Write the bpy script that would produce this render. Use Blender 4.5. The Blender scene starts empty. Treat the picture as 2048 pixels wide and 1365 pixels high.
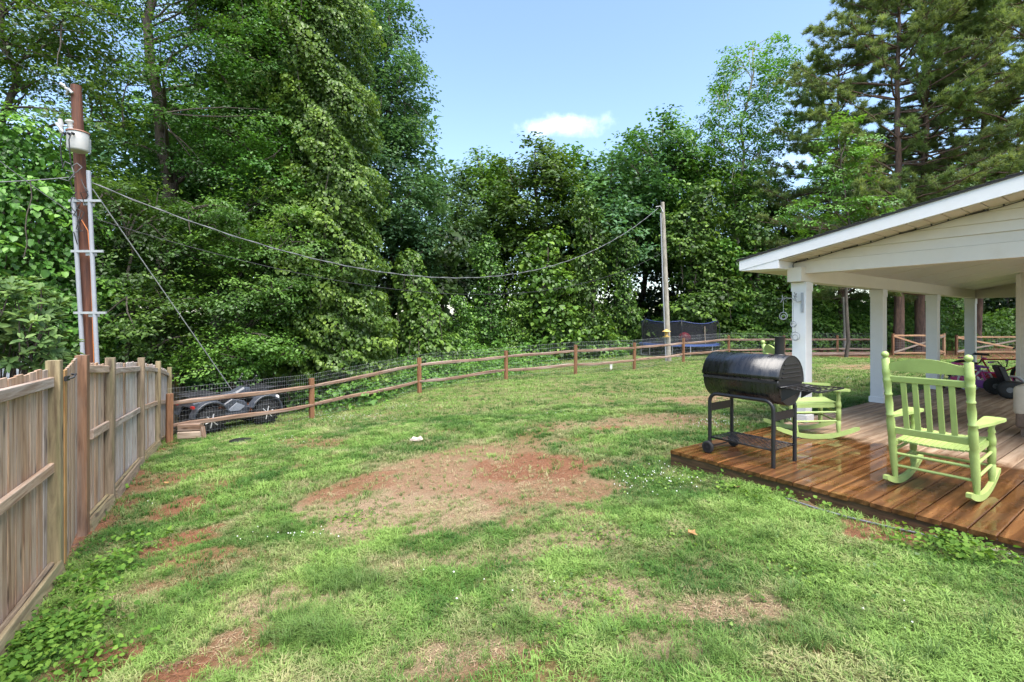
import bpy, math, random
import numpy as np
from mathutils import Vector, Matrix, Euler

SC = bpy.context.scene
COL = SC.collection
R = math.radians
# ------------------------------------------------------------------ camera
F, CX, CY, EYE = 963.0, 1024.0, 642.0, 1.6     # focal length / horizon measured in the photograph
cam_d = bpy.data.cameras.new('camera'); cam = bpy.data.objects.new('camera', cam_d); COL.objects.link(cam)
cam.location = (0, 0, EYE); cam.rotation_euler = (R(90), 0, 0)
cam_d.sensor_width = 36; cam_d.lens = 36 * F / 2048; cam_d.shift_y = -(682.5 - CY) / 2048
cam_d.clip_start = 0.05; cam_d.clip_end = 2000
SC.camera = cam
# ------------------------------------------------------------------ sky, sun, exposure
SUN_AZ, SUN_EL = R(155), R(64)                 # azimuth clockwise from +Y (behind the camera, to the right)
world = bpy.data.worlds.new('World'); SC.world = world; world.use_nodes = True
def build_world():
    nt = world.node_tree; n = nt.nodes; l = nt.links
    bg = n['Background']
    sky = n.new('ShaderNodeTexSky'); sky.sky_type = 'NISHITA'; sky.sun_disc = False
    sky.sun_elevation = SUN_EL; sky.sun_rotation = SUN_AZ
    sky.air_density = 1.1; sky.dust_density = 1.2; sky.ozone_density = 2.2
    tc = n.new('ShaderNodeTexCoord')
    # thin fair-weather clouds over the whole dome
    mp = n.new('ShaderNodeMapping'); mp.inputs['Scale'].default_value = (1.6, 1.6, 6.0)
    nz = n.new('ShaderNodeTexNoise'); nz.inputs['Scale'].default_value = 1.7; nz.inputs['Detail'].default_value = 7
    nz.inputs['Roughness'].default_value = 0.6
    cr = n.new('ShaderNodeValToRGB'); cr.color_ramp.elements[0].position = 0.56; cr.color_ramp.elements[1].position = 0.95
    cr.color_ramp.elements[1].color = (0.6, 0.6, 0.6, 1)
    l.new(tc.outputs['Generated'], mp.inputs['Vector']); l.new(mp.outputs[0], nz.inputs['Vector']); l.new(nz.outputs['Fac'], cr.inputs[0])
    # one small cumulus low over the wood
    d = Vector((0.105, 1.0, 0.405)).normalized()
    m2 = n.new('ShaderNodeMapping'); m2.vector_type = 'TEXTURE'
    m2.inputs['Location'].default_value = d; m2.inputs['Scale'].default_value = (0.095, 0.095, 0.027)
    ln = n.new('ShaderNodeVectorMath'); ln.operation = 'LENGTH'
    n2 = n.new('ShaderNodeTexNoise'); n2.inputs['Scale'].default_value = 20; n2.inputs['Detail'].default_value = 10; n2.inputs['Roughness'].default_value = .62
    l.new(tc.outputs['Generated'], m2.inputs['Vector']); l.new(m2.outputs[0], ln.inputs[0]); l.new(tc.outputs['Generated'], n2.inputs['Vector'])
    ma = n.new('ShaderNodeMath'); ma.operation = 'MULTIPLY_ADD'; ma.inputs[1].default_value = -0.55
    l.new(ln.outputs['Value'], ma.inputs[0]); l.new(n2.outputs['Fac'], ma.inputs[2])
    mr = n.new('ShaderNodeMapRange'); mr.inputs['From Min'].default_value = -0.06; mr.inputs['From Max'].default_value = 0.60; mr.inputs['To Max'].default_value = 0.85
    mr.interpolation_type = 'SMOOTHSTEP'
    l.new(ma.outputs[0], mr.inputs['Value'])
    mx = n.new('ShaderNodeMath'); mx.operation = 'MAXIMUM'; l.new(cr.outputs[0], mx.inputs[0]); l.new(mr.outputs[0], mx.inputs[1])
    mix = n.new('ShaderNodeMix'); mix.data_type = 'RGBA'
    l.new(mx.outputs[0], mix.inputs['Factor']); l.new(sky.outputs[0], mix.inputs['A']); mix.inputs['B'].default_value = (5.2, 5.9, 7.0, 1)
    l.new(mix.outputs['Result'], bg.inputs['Color']); bg.inputs['Strength'].default_value = 0.092
build_world()
sd = bpy.data.lights.new('sun', 'SUN'); sd.energy = 2.5; sd.angle = R(55); sd.color = (1.0, 0.95, 0.87)
sun = bpy.data.objects.new('sun', sd); COL.objects.link(sun)
sv = Vector((math.sin(SUN_AZ) * math.cos(SUN_EL), math.cos(SUN_AZ) * math.cos(SUN_EL), math.sin(SUN_EL)))
sun.rotation_euler = sv.to_track_quat('Z', 'Y').to_euler(); sun.location = sv * 50
vs = SC.view_settings; vs.view_transform = 'Standard'; vs.look = 'None'; vs.exposure = 2.0; vs.gamma = 1.0; vs.use_curve_mapping = False
SC.cycles.max_bounces = 5; SC.cycles.diffuse_bounces = 3; SC.cycles.use_adaptive_sampling = True; SC.cycles.adaptive_threshold = 0.02; SC.cycles.glossy_bounces = 3; SC.cycles.transmission_bounces = 2; SC.cycles.transparent_max_bounces = 12

# ------------------------------------------------------------------ helpers
RNG = np.random.default_rng(7)
random.seed(7)
def P(px, py, Y):                              # photograph pixel + distance -> point in the place
    return Vector(((px - CX) / F * Y, Y, EYE + (CY - py) / F * Y))

class MB:                                      # mesh builder
    def __init__(s): s.v = []; s.f = []; s.sm = []
    def add(s, vs_, fs, smooth=False):
        o = len(s.v); s.v += [tuple(v) for v in vs_]; s.f += [tuple(i + o for i in f) for f in fs]; s.sm += [smooth] * len(fs); return s
    def box(s, c, d, rot=None):
        x, y, z = d[0] / 2, d[1] / 2, d[2] / 2
        vs_ = [Vector(p) for p in ((-x,-y,-z),(x,-y,-z),(x,y,-z),(-x,y,-z),(-x,-y,z),(x,-y,z),(x,y,z),(-x,y,z))]
        if rot is not None: vs_ = [rot @ v for v in vs_]
        vs_ = [v + Vector(c) for v in vs_]
        return s.add(vs_, [(0,3,2,1),(4,5,6,7),(0,1,5,4),(1,2,6,5),(2,3,7,6),(3,0,4,7)])
    def tube(s, pts, r, n=8, caps=True, closed=False, flat=1.0):
        pts = [Vector(p) for p in pts]; m = len(pts)
        rs = r if isinstance(r, (list, tuple)) else [r] * m
        rings = []; prev = None
        for i, p in enumerate(pts):
            a = pts[(i - 1) % m] if (closed or i > 0) else p
            b = pts[(i + 1) % m] if (closed or i < m - 1) else p
            t = (b - a).normalized()
            if prev is None:
                up = Vector((0, 0, 1)) if abs(t.z) < 0.9 else Vector((1, 0, 0))
                x = t.cross(up).normalized()
            else:
                x = (prev - t * prev.dot(t)).normalized()
            prev = x; y = t.cross(x).normalized()
            rings.append([p + (x * math.cos(2 * math.pi * k / n) + y * (flat * math.sin(2 * math.pi * k / n))) * rs[i] for k in range(n)])
        vs_ = [q for ring in rings for q in ring]; fs = []
        for i in range(m if closed else m - 1):
            j = (i + 1) % m
            for k in range(n):
                k2 = (k + 1) % n
                fs.append((i*n+k, i*n+k2, j*n+k2, j*n+k))
        s.add(vs_, fs, True)
        if caps and not closed:
            s.add(rings[0], [tuple(range(n - 1, -1, -1))]); s.add(rings[-1], [tuple(range(n))])
        return s
    def lathe(s, p0, p1, prof, n=14, smooth=True):   # prof: (distance 0..1 or metres along axis, radius)
        p0 = Vector(p0); p1 = Vector(p1); t = (p1 - p0); L = t.length; t.normalize()
        up = Vector((0, 0, 1)) if abs(t.z) < 0.9 else Vector((1, 0, 0))
        x = t.cross(up).normalized(); y = t.cross(x).normalized()
        vs_ = []; fs = []
        for (d, r) in prof:
            for k in range(n):
                a = 2 * math.pi * k / n
                vs_.append(p0 + t * (d * L) + (x * math.cos(a) + y * math.sin(a)) * max(r, 1e-4))
        m = len(prof)
        for i in range(m - 1):
            for k in range(n):
                k2 = (k + 1) % n; fs.append((i*n+k, i*n+k2, (i+1)*n+k2, (i+1)*n+k))
        s.add(vs_, fs, smooth)
        s.add(vs_[:n], [tuple(range(n - 1, -1, -1))]); s.add(vs_[-n:], [tuple(range(n))])
        return s
    def prism(s, poly, y0, y1, axis='y', bev=0.0):     # polygon in xz extruded along y (or in xy along z, yz along x)
        def mk(p, d):
            return {'y': (p[0], d, p[1]), 'z': (p[0], p[1], d), 'x': (d, p[0], p[1])}[axis]
        n = len(poly)
        if bev > 0:
            c = Vector((sum(p[0] for p in poly) / n, sum(p[1] for p in poly) / n))
            inn = []
            for i in range(n):
                a = Vector(poly[i - 1]); b = Vector(poly[i]); d = Vector(poly[(i + 1) % n])
                e1 = (b - a).normalized(); e2 = (d - b).normalized()
                n1 = Vector((-e1.y, e1.x)); n2 = Vector((-e2.y, e2.x))
                ar = sum(poly[k][0] * poly[(k + 1) % n][1] - poly[(k + 1) % n][0] * poly[k][1] for k in range(n))
                q = (n1 + n2); q = q.normalized() * bev if q.length > 1e-4 else n1 * bev
                if ar < 0: q = -q
                inn.append((b.x + q.x, b.y + q.y))
            sg = 1 if y1 > y0 else -1
            layers = [(inn, y0), (poly, y0 + sg * bev), (poly, y1 - sg * bev), (inn, y1)]
        else: layers = [(poly, y0), (poly, y1)]
        vs_ = [mk(p, d) for (pl, d) in layers for p in pl]; fs = []
        for L in range(len(layers) - 1):
            for i in range(n):
                j = (i + 1) % n; fs.append((L*n+i, L*n+j, (L+1)*n+j, (L+1)*n+i))
        m = len(layers) - 1
        fs.append(tuple(range(n - 1, -1, -1))); fs.append(tuple(m * n + i for i in range(n)))
        return s.add(vs_, fs)
    def sphere(s, c, r, seg=12, rings=8, sq=(1, 1, 1)):
        prof = [(-math.cos(math.pi * i / rings), math.sin(math.pi * i / rings)) for i in range(rings + 1)]
        vs_ = []; fs = []
        for (h, q) in prof:
            for k in range(seg):
                a = 2 * math.pi * k / seg
                vs_.append((c[0] + r*sq[0]*q*math.cos(a), c[1] + r*sq[1]*q*math.sin(a), c[2] + r*sq[2]*h))
        for i in range(rings):
            for k in range(seg):
                k2 = (k + 1) % seg; fs.append((i*seg+k, i*seg+k2, (i+1)*seg+k2, (i+1)*seg+k))
        return s.add(vs_, fs, True)
    def build(s, name, mat, parent=None, loc=None, rot=None):
        me = bpy.data.meshes.new(name); me.from_pydata(s.v, [], s.f)
        me.polygons.foreach_set('use_smooth', s.sm); me.validate(); me.update()
        import bmesh
        bm = bmesh.new(); bm.from_mesh(me); bmesh.ops.recalc_face_normals(bm, faces=bm.faces[:]); bm.to_mesh(me); bm.free()
        return link(name, me, mat, parent, loc, rot)

def link(name, me, mat, parent=None, loc=None, rot=None):
    if mat is not None and len(me.materials) == 0: me.materials.append(mat)
    o = bpy.data.objects.new(name, me); COL.objects.link(o)
    if parent is not None: o.parent = parent
    if loc is not None: o.location = loc
    if rot is not None: o.rotation_euler = rot
    return o
def tag(o, label=None, cat=None, group=None, kind=None):
    if label: o['label'] = label
    if cat: o['category'] = cat
    if group: o['group'] = group
    if kind: o['kind'] = kind
    return o
def thing(name, label, cat, loc=(0, 0, 0), rz=0.0, group=None):
    o = bpy.data.objects.new(name, None); COL.objects.link(o); o.empty_display_size = 0.2
    o.location = loc; o.rotation_euler = (0, 0, rz)
    return tag(o, label, cat, group)
def copy_tree(o, parent=None):
    c = o.copy(); COL.objects.link(c); c.parent = parent
    for ch in [x for x in o.children]: copy_tree(ch, c)
    return c
_pl = {}
def plank_mesh(L, w, t, mat, ch=0.006):
    key = (round(L, 2), round(w, 3), round(t, 3), mat.name)
    if key in _pl: return _pl[key]
    L, w, t = key[:3]; h, a = t / 2, w / 2; c = min(ch, t * .3)
    ring = [(-a + c, -h), (a - c, -h), (a, -h + c), (a, h - c), (a - c, h), (-a + c, h), (-a, h - c), (-a, -h + c)]
    vs_ = [(-L / 2, y, z) for y, z in ring] + [(L / 2, y, z) for y, z in ring]
    fs = [(i, i + 8, (i + 1) % 8 + 8, (i + 1) % 8) for i in range(8)] + [tuple(range(8)), tuple(range(15, 7, -1))]
    me = bpy.data.meshes.new('plank'); me.from_pydata(vs_, [], fs); me.update(); me.materials.append(mat)
    _pl[key] = me; return me
def plank(name, p0, p1, w, t, mat, parent=None, up=(0, 0, 1), ch=0.006):   # local X along p0->p1, local Z towards up, w across, t along up
    p0 = Vector(p0); p1 = Vector(p1); x = (p1 - p0); L = x.length; x.normalize()
    up = Vector(up); z = (up - x * up.dot(x)).normalized(); y = z.cross(x)
    m = Matrix((x, y, z)).transposed()
    o = bpy.data.objects.new(name, plank_mesh(L, w, t, mat, ch)); COL.objects.link(o)
    if parent is not None: o.parent = parent
    o.location = (p0 + p1) / 2; o.rotation_euler = m.to_euler()
    return o
# numpy value noise
_perm = np.random.default_rng(3).random((256, 256))
def vnoise(x, y, s):
    x = np.asarray(x, float) * s + 1000.3; y = np.asarray(y, float) * s + 1000.7
    xi = np.floor(x).astype(int); yi = np.floor(y).astype(int); fx = x - xi; fy = y - yi
    fx = fx * fx * (3 - 2 * fx); fy = fy * fy * (3 - 2 * fy)
    g = lambda a, b: _perm[a % 256, b % 256]
    return (g(xi, yi) * (1 - fx) + g(xi + 1, yi) * fx) * (1 - fy) + (g(xi, yi + 1) * (1 - fx) + g(xi + 1, yi + 1) * fx) * fy
def fbm(x, y, s, o=4):
    r = 0; a = .5
    for k in range(o): r = r + a * vnoise(x + 17 * k, y - 9 * k, s * 2 ** k); a *= .5
    return r / (1 - .5 ** o)

# ------------------------------------------------------------------ materials
def nmat(name):
    m = bpy.data.materials.new(name); m.use_nodes = True
    return m, m.node_tree.nodes, m.node_tree.links, m.node_tree.nodes['Principled BSDF']
def objvec(n, l, scale=(1, 1, 1), rnd=True):
    tc = n.new('ShaderNodeTexCoord'); src = tc.outputs['Object']
    if rnd:
        oi = n.new('ShaderNodeObjectInfo'); mu = n.new('ShaderNodeMath'); mu.operation = 'MULTIPLY'; mu.inputs[1].default_value = 57.3
        l.new(oi.outputs['Random'], mu.inputs[0])
        ad = n.new('ShaderNodeVectorMath'); ad.operation = 'ADD'; l.new(src, ad.inputs[0]); l.new(mu.outputs[0], ad.inputs[1]); src = ad.outputs[0]
    mp = n.new('ShaderNodeMapping'); mp.inputs['Scale'].default_value = scale; l.new(src, mp.inputs['Vector'])
    return mp.outputs[0]
def ramp(n, l, fac, stops):
    c = n.new('ShaderNodeValToRGB'); el = c.color_ramp.elements
    while len(el) > len(stops): el.remove(el[-1])
    while len(el) < len(stops): el.new(0.5)
    for e, (p, col) in zip(el, stops):
        e.position = p; e.color = (*col, 1) if len(col) == 3 else col
    l.new(fac, c.inputs[0]); return c.outputs[0]
def noise(n, l, vec, scale, detail=4, rough=.55, dist=0):
    t = n.new('ShaderNodeTexNoise'); t.inputs['Scale'].default_value = scale; t.inputs['Detail'].default_value = detail
    t.inputs['Roughness'].default_value = rough; t.inputs['Distortion'].default_value = dist
    if vec is not None: l.new(vec, t.inputs['Vector'])
    return t.outputs['Fac']
def mixc(n, l, fac, a, b, mode='MIX'):
    m = n.new('ShaderNodeMix'); m.data_type = 'RGBA'; m.blend_type = mode
    for s, v in (('Factor', fac), ('A', a), ('B', b)):
        if hasattr(v, 'links') or hasattr(v, 'is_linked'): l.new(v, m.inputs[s])
        elif s == 'Factor': m.inputs[s].default_value = v
        else: m.inputs[s].default_value = (*v, 1)
    return m.outputs['Result']
def math_(n, l, op, a, b=0.0, clamp=False):
    m = n.new('ShaderNodeMath'); m.operation = op; m.use_clamp = clamp
    for i, v in enumerate((a, b)):
        if hasattr(v, 'is_linked'): l.new(v, m.inputs[i])
        else: m.inputs[i].default_value = v
    return m.outputs[0]
def bump(n, l, h, bsdf, strength=.3, dist=.01):
    b = n.new('ShaderNodeBump'); b.inputs['Strength'].default_value = strength; b.inputs['Distance'].default_value = dist
    l.new(h, b.inputs['Height']); l.new(b.outputs[0], bsdf.inputs['Normal'])
def paint(name, col, rough=.5, var=.12, scale=6, metal=0.0, bstr=.1, chips=None, dirt=None):
    m, n, l, b = nmat(name)
    v = objvec(n, l); f = noise(n, l, v, scale, 6, .65)
    c = ramp(n, l, f, [(.25, tuple(max(0, x * (1 - var * 1.6)) for x in col)), (.75, tuple(min(1, x * (1 + var)) for x in col))])
    if dirt is not None:
        f3 = noise(n, l, v, scale * .5, 8, .7); k3 = ramp(n, l, f3, [(.52, (0, 0, 0)), (.75, (1, 1, 1))])
        c = mixc(n, l, k3, c, dirt)
    if chips is not None:
        f2 = noise(n, l, v, 22, 6, .7); k = ramp(n, l, f2, [(.655, (0, 0, 0)), (.70, (1, 1, 1))])
        c = mixc(n, l, k, c, chips)
    l.new(c, b.inputs['Base Color']); b.inputs['Roughness'].default_value = rough; b.inputs['Metallic'].default_value = metal
    rr = ramp(n, l, f, [(.3, (rough * .8,) * 3), (.7, (min(1, rough * 1.2),) * 3)]); l.new(rr, b.inputs['Roughness'])
    if bstr: bump(n, l, noise(n, l, v, scale * 12, 3), b, bstr, .004)
    return m
def wood(name, dark, light, alt, rough=.75, knots=True, alt_amt=.6, gs=1.0, streak=(.5,)*3, streak_amt=0.0):
    m, n, l, b = nmat(name)
    v = objvec(n, l, (1.3 * gs, 16 * gs, 16 * gs))
    g = noise(n, l, v, 1.6, 8, .65, .6)
    c = ramp(n, l, g, [(.33, dark), (.49, tuple(a * .45 + q * .55 for a, q in zip(dark, light))), (.66, light)])
    oi = n.new('ShaderNodeObjectInfo')
    rr = ramp(n, l, oi.outputs['Random'], [(.0, (0, 0, 0)), (1.0, (1, 1, 1))])
    v2 = objvec(n, l, (.7, 3, 3)); f2 = noise(n, l, v2, 1.2, 4, .6)
    k = math_(n, l, 'MULTIPLY', math_(n, l, 'ADD', rr, math_(n, l, 'SUBTRACT', f2, .5)), alt_amt, True)
    c = mixc(n, l, k, c, mixc(n, l, 1.0, c, alt, 'MULTIPLY'))
    if streak_amt > 0:
        v3 = objvec(n, l, (.5, 9, 9)); f3 = noise(n, l, v3, 1.5, 5, .7)
        k3 = ramp(n, l, f3, [(.50, (0, 0, 0)), (.66, (streak_amt,) * 3)])
        c = mixc(n, l, k3, c, streak)
    h = g
    if knots:
        vk = objvec(n, l, (1.9, 6.5, 6.5)); vo = n.new('ShaderNodeTexVoronoi'); vo.inputs['Scale'].default_value = 1.0; l.new(vk, vo.inputs['Vector'])
        kk = ramp(n, l, vo.outputs['Distance'], [(.09, (1, 1, 1)), (.20, (0, 0, 0))])
        c = mixc(n, l, math_(n, l, 'MULTIPLY', kk, .8), c, tuple(x * .45 for x in dark))
    hsv = n.new('ShaderNodeHueSaturation'); l.new(c, hsv.inputs['Color'])
    l.new(math_(n, l, 'MULTIPLY_ADD' if False else 'ADD', math_(n, l, 'MULTIPLY', oi.outputs['Random'], .35), .82), hsv.inputs['Value'])
    l.new(hsv.outputs[0], b.inputs['Base Color']); b.inputs['Roughness'].default_value = rough
    bump(n, l, h, b, .35, .004)
    return m
def leafmat(name, dark, mid, light, trans=.3, rough=.45, spec=.35, hue=.03):
    m, n, l, b = nmat(name)
    at = n.new('ShaderNodeAttribute'); at.attribute_name = 'rnd'
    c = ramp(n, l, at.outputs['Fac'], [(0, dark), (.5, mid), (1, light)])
    oi = n.new('ShaderNodeObjectInfo'); hs = n.new('ShaderNodeHueSaturation'); l.new(c, hs.inputs['Color'])
    l.new(math_(n, l, 'ADD', math_(n, l, 'MULTIPLY', oi.outputs['Random'], hue), .5 - hue / 2), hs.inputs['Hue'])
    l.new(math_(n, l, 'ADD', math_(n, l, 'MULTIPLY', oi.outputs['Random'], .3), .85), hs.inputs['Value'])
    l.new(hs.outputs[0], b.inputs['Base Color']); b.inputs['Roughness'].default_value = rough
    b.inputs['Specular IOR Level'].default_value = spec
    tr = n.new('ShaderNodeBsdfTranslucent'); tc = mixc(n, l, 1.0, hs.outputs[0], (1.5, 1.5, .75), 'MULTIPLY'); l.new(tc, tr.inputs['Color'])
    mx = n.new('ShaderNodeMixShader'); mx.inputs[0].default_value = trans
    l.new(b.outputs[0], mx.inputs[1]); l.new(tr.outputs[0], mx.inputs[2]); l.new(mx.outputs[0], n['Material Output'].inputs['Surface'])
    return m
def barkmat(name, dark, light, sc=7):
    m, n, l, b = nmat(name)
    tc = n.new('ShaderNodeTexCoord'); mp = n.new('ShaderNodeMapping'); mp.inputs['Scale'].default_value = (sc, sc, sc * .22); l.new(tc.outputs['Object'], mp.inputs['Vector'])
    f = noise(n, l, mp.outputs[0], 1.6, 8, .7); l.new(ramp(n, l, f, [(.35, dark), (.68, light)]), b.inputs['Base Color'])
    b.inputs['Roughness'].default_value = .9; bump(n, l, f, b, .8, .03); return m

M = {}
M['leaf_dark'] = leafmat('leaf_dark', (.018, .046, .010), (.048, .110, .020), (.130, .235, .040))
M['leaf_mid'] = leafmat('leaf_mid', (.026, .066, .012), (.070, .158, .026), (.160, .285, .048))
M['leaf_blue'] = leafmat('leaf_blue', (.030, .074, .032), (.070, .150, .060), (.145, .250, .100))
M['leaf_bright'] = leafmat('leaf_bright', (.044, .108, .018), (.098, .210, .032), (.195, .335, .054))
M['leaf_vine'] = leafmat('leaf_vine', (.036, .086, .014), (.088, .185, .028), (.190, .315, .052), .28, .4)
M['leaf_shrub'] = leafmat('leaf_shrub', (.040, .090, .028), (.085, .165, .045), (.160, .265, .070), .2, .5, .2)
M['needle'] = leafmat('needle', (.070, .118, .042), (.155, .228, .080), (.270, .350, .125), .38, .6)
M['weed'] = leafmat('weed', (.050, .120, .018), (.100, .205, .030), (.180, .300, .050), .3, .65, .15)
M['dead_leaf'] = paint('dead_leaf', (.36, .17, .06), .7, .4, 20)
M['bark'] = barkmat('bark', (.030, .024, .019), (.105, .085, .066))
M['bark_pine'] = barkmat('bark_pine', (.050, .032, .026), (.190, .115, .085), 5)
M['bark_pale'] = barkmat('bark_pale', (.16, .14, .11), (.42, .38, .31), 5)
M['fence_grey'] = wood('fence_grey', (.225, .17, .135), (.57, .485, .425), (.88, .68, .48), .8, True, .75, 1.0, (.24, .125, .062), .7)
M['fence_brown'] = wood('fence_brown', (.19, .10, .056), (.51, .345, .225), (.9, .76, .62), .75, True, .6, 1.0, (.47, .40, .35), .5)
M['fence_post'] = wood('fence_post', (.125, .085, .055), (.36, .275, .185), (.75, .80, .55), .85, True, .7, 1.0, (.13, .14, .06), .6)
M['fence_white'] = wood('fence_white', (.26, .21, .185), (.66, .61, .575), (.82, .70, .58), .8, True, .5, 1.0, (.27, .16, .095), .75)
M['post_brown'] = wood('post_brown', (.10, .042, .022), (.34, .18, .10), (.8, .75, .7), .65, True, .5, .8, (.42, .34, .27), .35)
M['fence_orange'] = wood('fence_orange', (.24, .115, .035), (.50, .29, .12), (.8, .7, .5), .7, True, .4)
M['rail'] = wood('rail', (.085, .042, .026), (.25, .15, .095), (.95, 1.05, 1.15), .6, True, .8, 1.0, (.33, .27, .235), .7)
M['rail_post'] = wood('rail_post', (.10, .042, .018), (.28, .135, .062), (.85, .8, .8), .7, True, .6)
M['gate_wood'] = wood('gate_wood', (.34, .16, .075), (.60, .37, .21), (.9, .9, .9), .7, True, .5)
M['timber_pale'] = wood('timber_pale', (.25, .18, .13), (.46, .37, .29), (.8, .8, .8), .85)
M['white'] = paint('white_paint', (.735, .725, .715), .45, .06, 3, 0, .05, None, (.62, .60, .555))
M['cream'] = paint('cream_siding', (.68, .625, .53), .5, .06, 2.5, 0, .05, None, (.58, .52, .42))
M['soffit'] = paint('soffit_vinyl', (.60, .53, .42), .5, .06, 4, 0, .04)
M['ceiling'] = paint('porch_ceiling_paint', (.76, .71, .635), .5, .05, 2, 0, .04)
M['shingle'] = paint('roof_shingle', (.045, .043, .042), .9, .4, 30, 0, .5)
M['green'] = paint('lime_paint', (.345, .445, .14), .42, .16, 5, 0, .35, (.30, .28, .21), (.25, .335, .10))
M['black'] = paint('black_enamel', (.014, .014, .016), .38, .2, 8, 0, .15)
M['rubber'] = paint('rubber', (.018, .018, .018), .75, .3, 25, 0, .3)
M['steel'] = paint('galvanised_steel', (.36, .37, .38), .42, .15, 20, .25, .1)
M['pvc'] = paint('grey_pvc', (.27, .28, .31), .45, .08, 4)
M['can'] = paint('transformer_paint', (.38, .38, .365), .5, .1, 5, 0, .05, None, (.42, .38, .33))
M['porcelain'] = paint('porcelain', (.40, .40, .39), .25, .05, 4)
M['pole_brown'] = wood('pole_brown', (.105, .034, .017), (.27, .090, .038), (.6, .6, .6), .8, False, .4)
M['pole_grey'] = wood('pole_grey', (.19, .165, .135), (.40, .365, .31), (.8, .8, .75), .85, False, .4)
M['cable'] = paint('cable_jacket', (.15, .155, .16), .5, .2, 30, .3)
M['cable_black'] = paint('cable_black', (.02, .02, .022), .5, .2, 30)
M['orange'] = paint('orange_wire', (.55, .16, .03), .5, .1, 10)
M['net'] = None
# ------------------------------------------------------------------ the ground
GP = np.array([(0,2.4,-.18),(1.775,5.41,-.04),(3.3,3.1,.07),(2.5,1,.05),(-3.9,4.13,-.54),(-4.33,4.85,-.56),(-5.01,6.02,-.66),(-6.33,8.2,-.83),
 (-7.57,10.3,-1.06),(-8.81,12.4,-1.40),(-10.07,14.49,-1.77),(-11.3,16.6,-2.1),(-7.55,10.6,-1.075),(-5.55,13.35,-1.12),(-3.06,15.95,-.785),
 (-.22,17.6,-.56),(2.45,18.6,-.486),(5.15,20.3,-.445),(7.9,22.2,-.31),(10.9,24.2,-.23),(4.2,7.1,0.0),(6.5,8.8,.03),(9,10.5,.04),(11.4,12.2,.04),
 (20,25,-.22),(25,26,-.15),(0,30,-.7),(10,32,-.4),(-6,22,-1.5),(-15,22,-2.6),(-20,10,-2.2),(-12,4,-1.2),(30,36,.3),(16,14,.1),(14,19,-.05),(10,2,.12),
 (0,-8,-.1),(-7.3,11.6,-1.09),(-6.4,12.75,-1.11),(-7.6,12.6,-1.14),(-5.2,14.4,-1.12),(-2.9,2.0,-.45),(60,60,.6),(-60,60,-3),(0,110,0),(-60,-20,-2),(60,-20,.5),(110,110,1),(-110,110,-2.5)], float)
def _tps(r2): return .5 * r2 * np.log(np.maximum(r2, 1e-9))
def _fit():
    n = len(GP); A = np.zeros((n + 3, n + 3)); d = GP[:, None, :2] - GP[None, :, :2]
    A[:n, :n] = _tps((d ** 2).sum(-1)) + np.eye(n) * .05; A[:n, n] = 1; A[:n, n+1:] = GP[:, :2]; A[n, :n] = 1; A[n+1:, :n] = GP[:, :2].T
    return np.linalg.solve(A, np.concatenate([GP[:, 2], [0, 0, 0]]))
_W = _fit()
def gz(x, y):
    x = np.clip(np.asarray(x, float), -110, 110); y = np.clip(np.asarray(y, float), -25, 110)
    sh = x.shape; x = x.ravel(); y = y.ravel(); n = len(GP)
    out = np.full(x.shape, _W[n]) + _W[n+1] * x + _W[n+2] * y
    for i in range(n): out += _W[i] * _tps((x - GP[i, 0]) ** 2 + (y - GP[i, 1]) ** 2)
    near = np.clip(1 - y / 60, 0, 1)
    out += (fbm(x, y, .9, 3) - .5) * .07 * near
    return out.reshape(sh)
def _vn(x, y, s):
    x = x * s + 1000.3; y = y * s + 1000.7; xi = math.floor(x); yi = math.floor(y); fx = x - xi; fy = y - yi
    fx = fx * fx * (3 - 2 * fx); fy = fy * fy * (3 - 2 * fy); a, b, c, d = xi % 256, (xi + 1) % 256, yi % 256, (yi + 1) % 256
    return (_perm[a, c] * (1 - fx) + _perm[b, c] * fx) * (1 - fy) + (_perm[a, d] * (1 - fx) + _perm[b, d] * fx) * fy
def g1(x, y):
    x = min(110, max(-110, x)); y = min(110, max(-25, y)); n = len(GP)
    r2 = (GP[:, 0] - x) ** 2 + (GP[:, 1] - y) ** 2
    z = _W[n] + _W[n+1] * x + _W[n+2] * y + float((_W[:n] * _tps(r2)).sum())
    f = 0; a = .5
    for k in range(3): f += a * _vn(x + 17 * k, y - 9 * k, .9 * 2 ** k); a *= .5
    return z + (f / .875 - .5) * .07 * min(1, max(0, 1 - y / 60))
def gpx(px, py):                               # where the photograph's pixel meets the ground
    d = Vector(((px - CX) / F, 1, (CY - py) / F)); Y = 1.7 / max(.01, -d.z)
    for _ in range(14): Y = .4 * Y + .6 * (EYE - g1(d.x * Y, Y)) / max(.01, -d.z)
    return d.x * Y, Y
FD = Vector((-.512, .859)).normalized(); FN = Vector((FD.y, -FD.x))     # privacy fence: direction, and the side facing the lawn
F0 = Vector((-3.9, 4.13))
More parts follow.
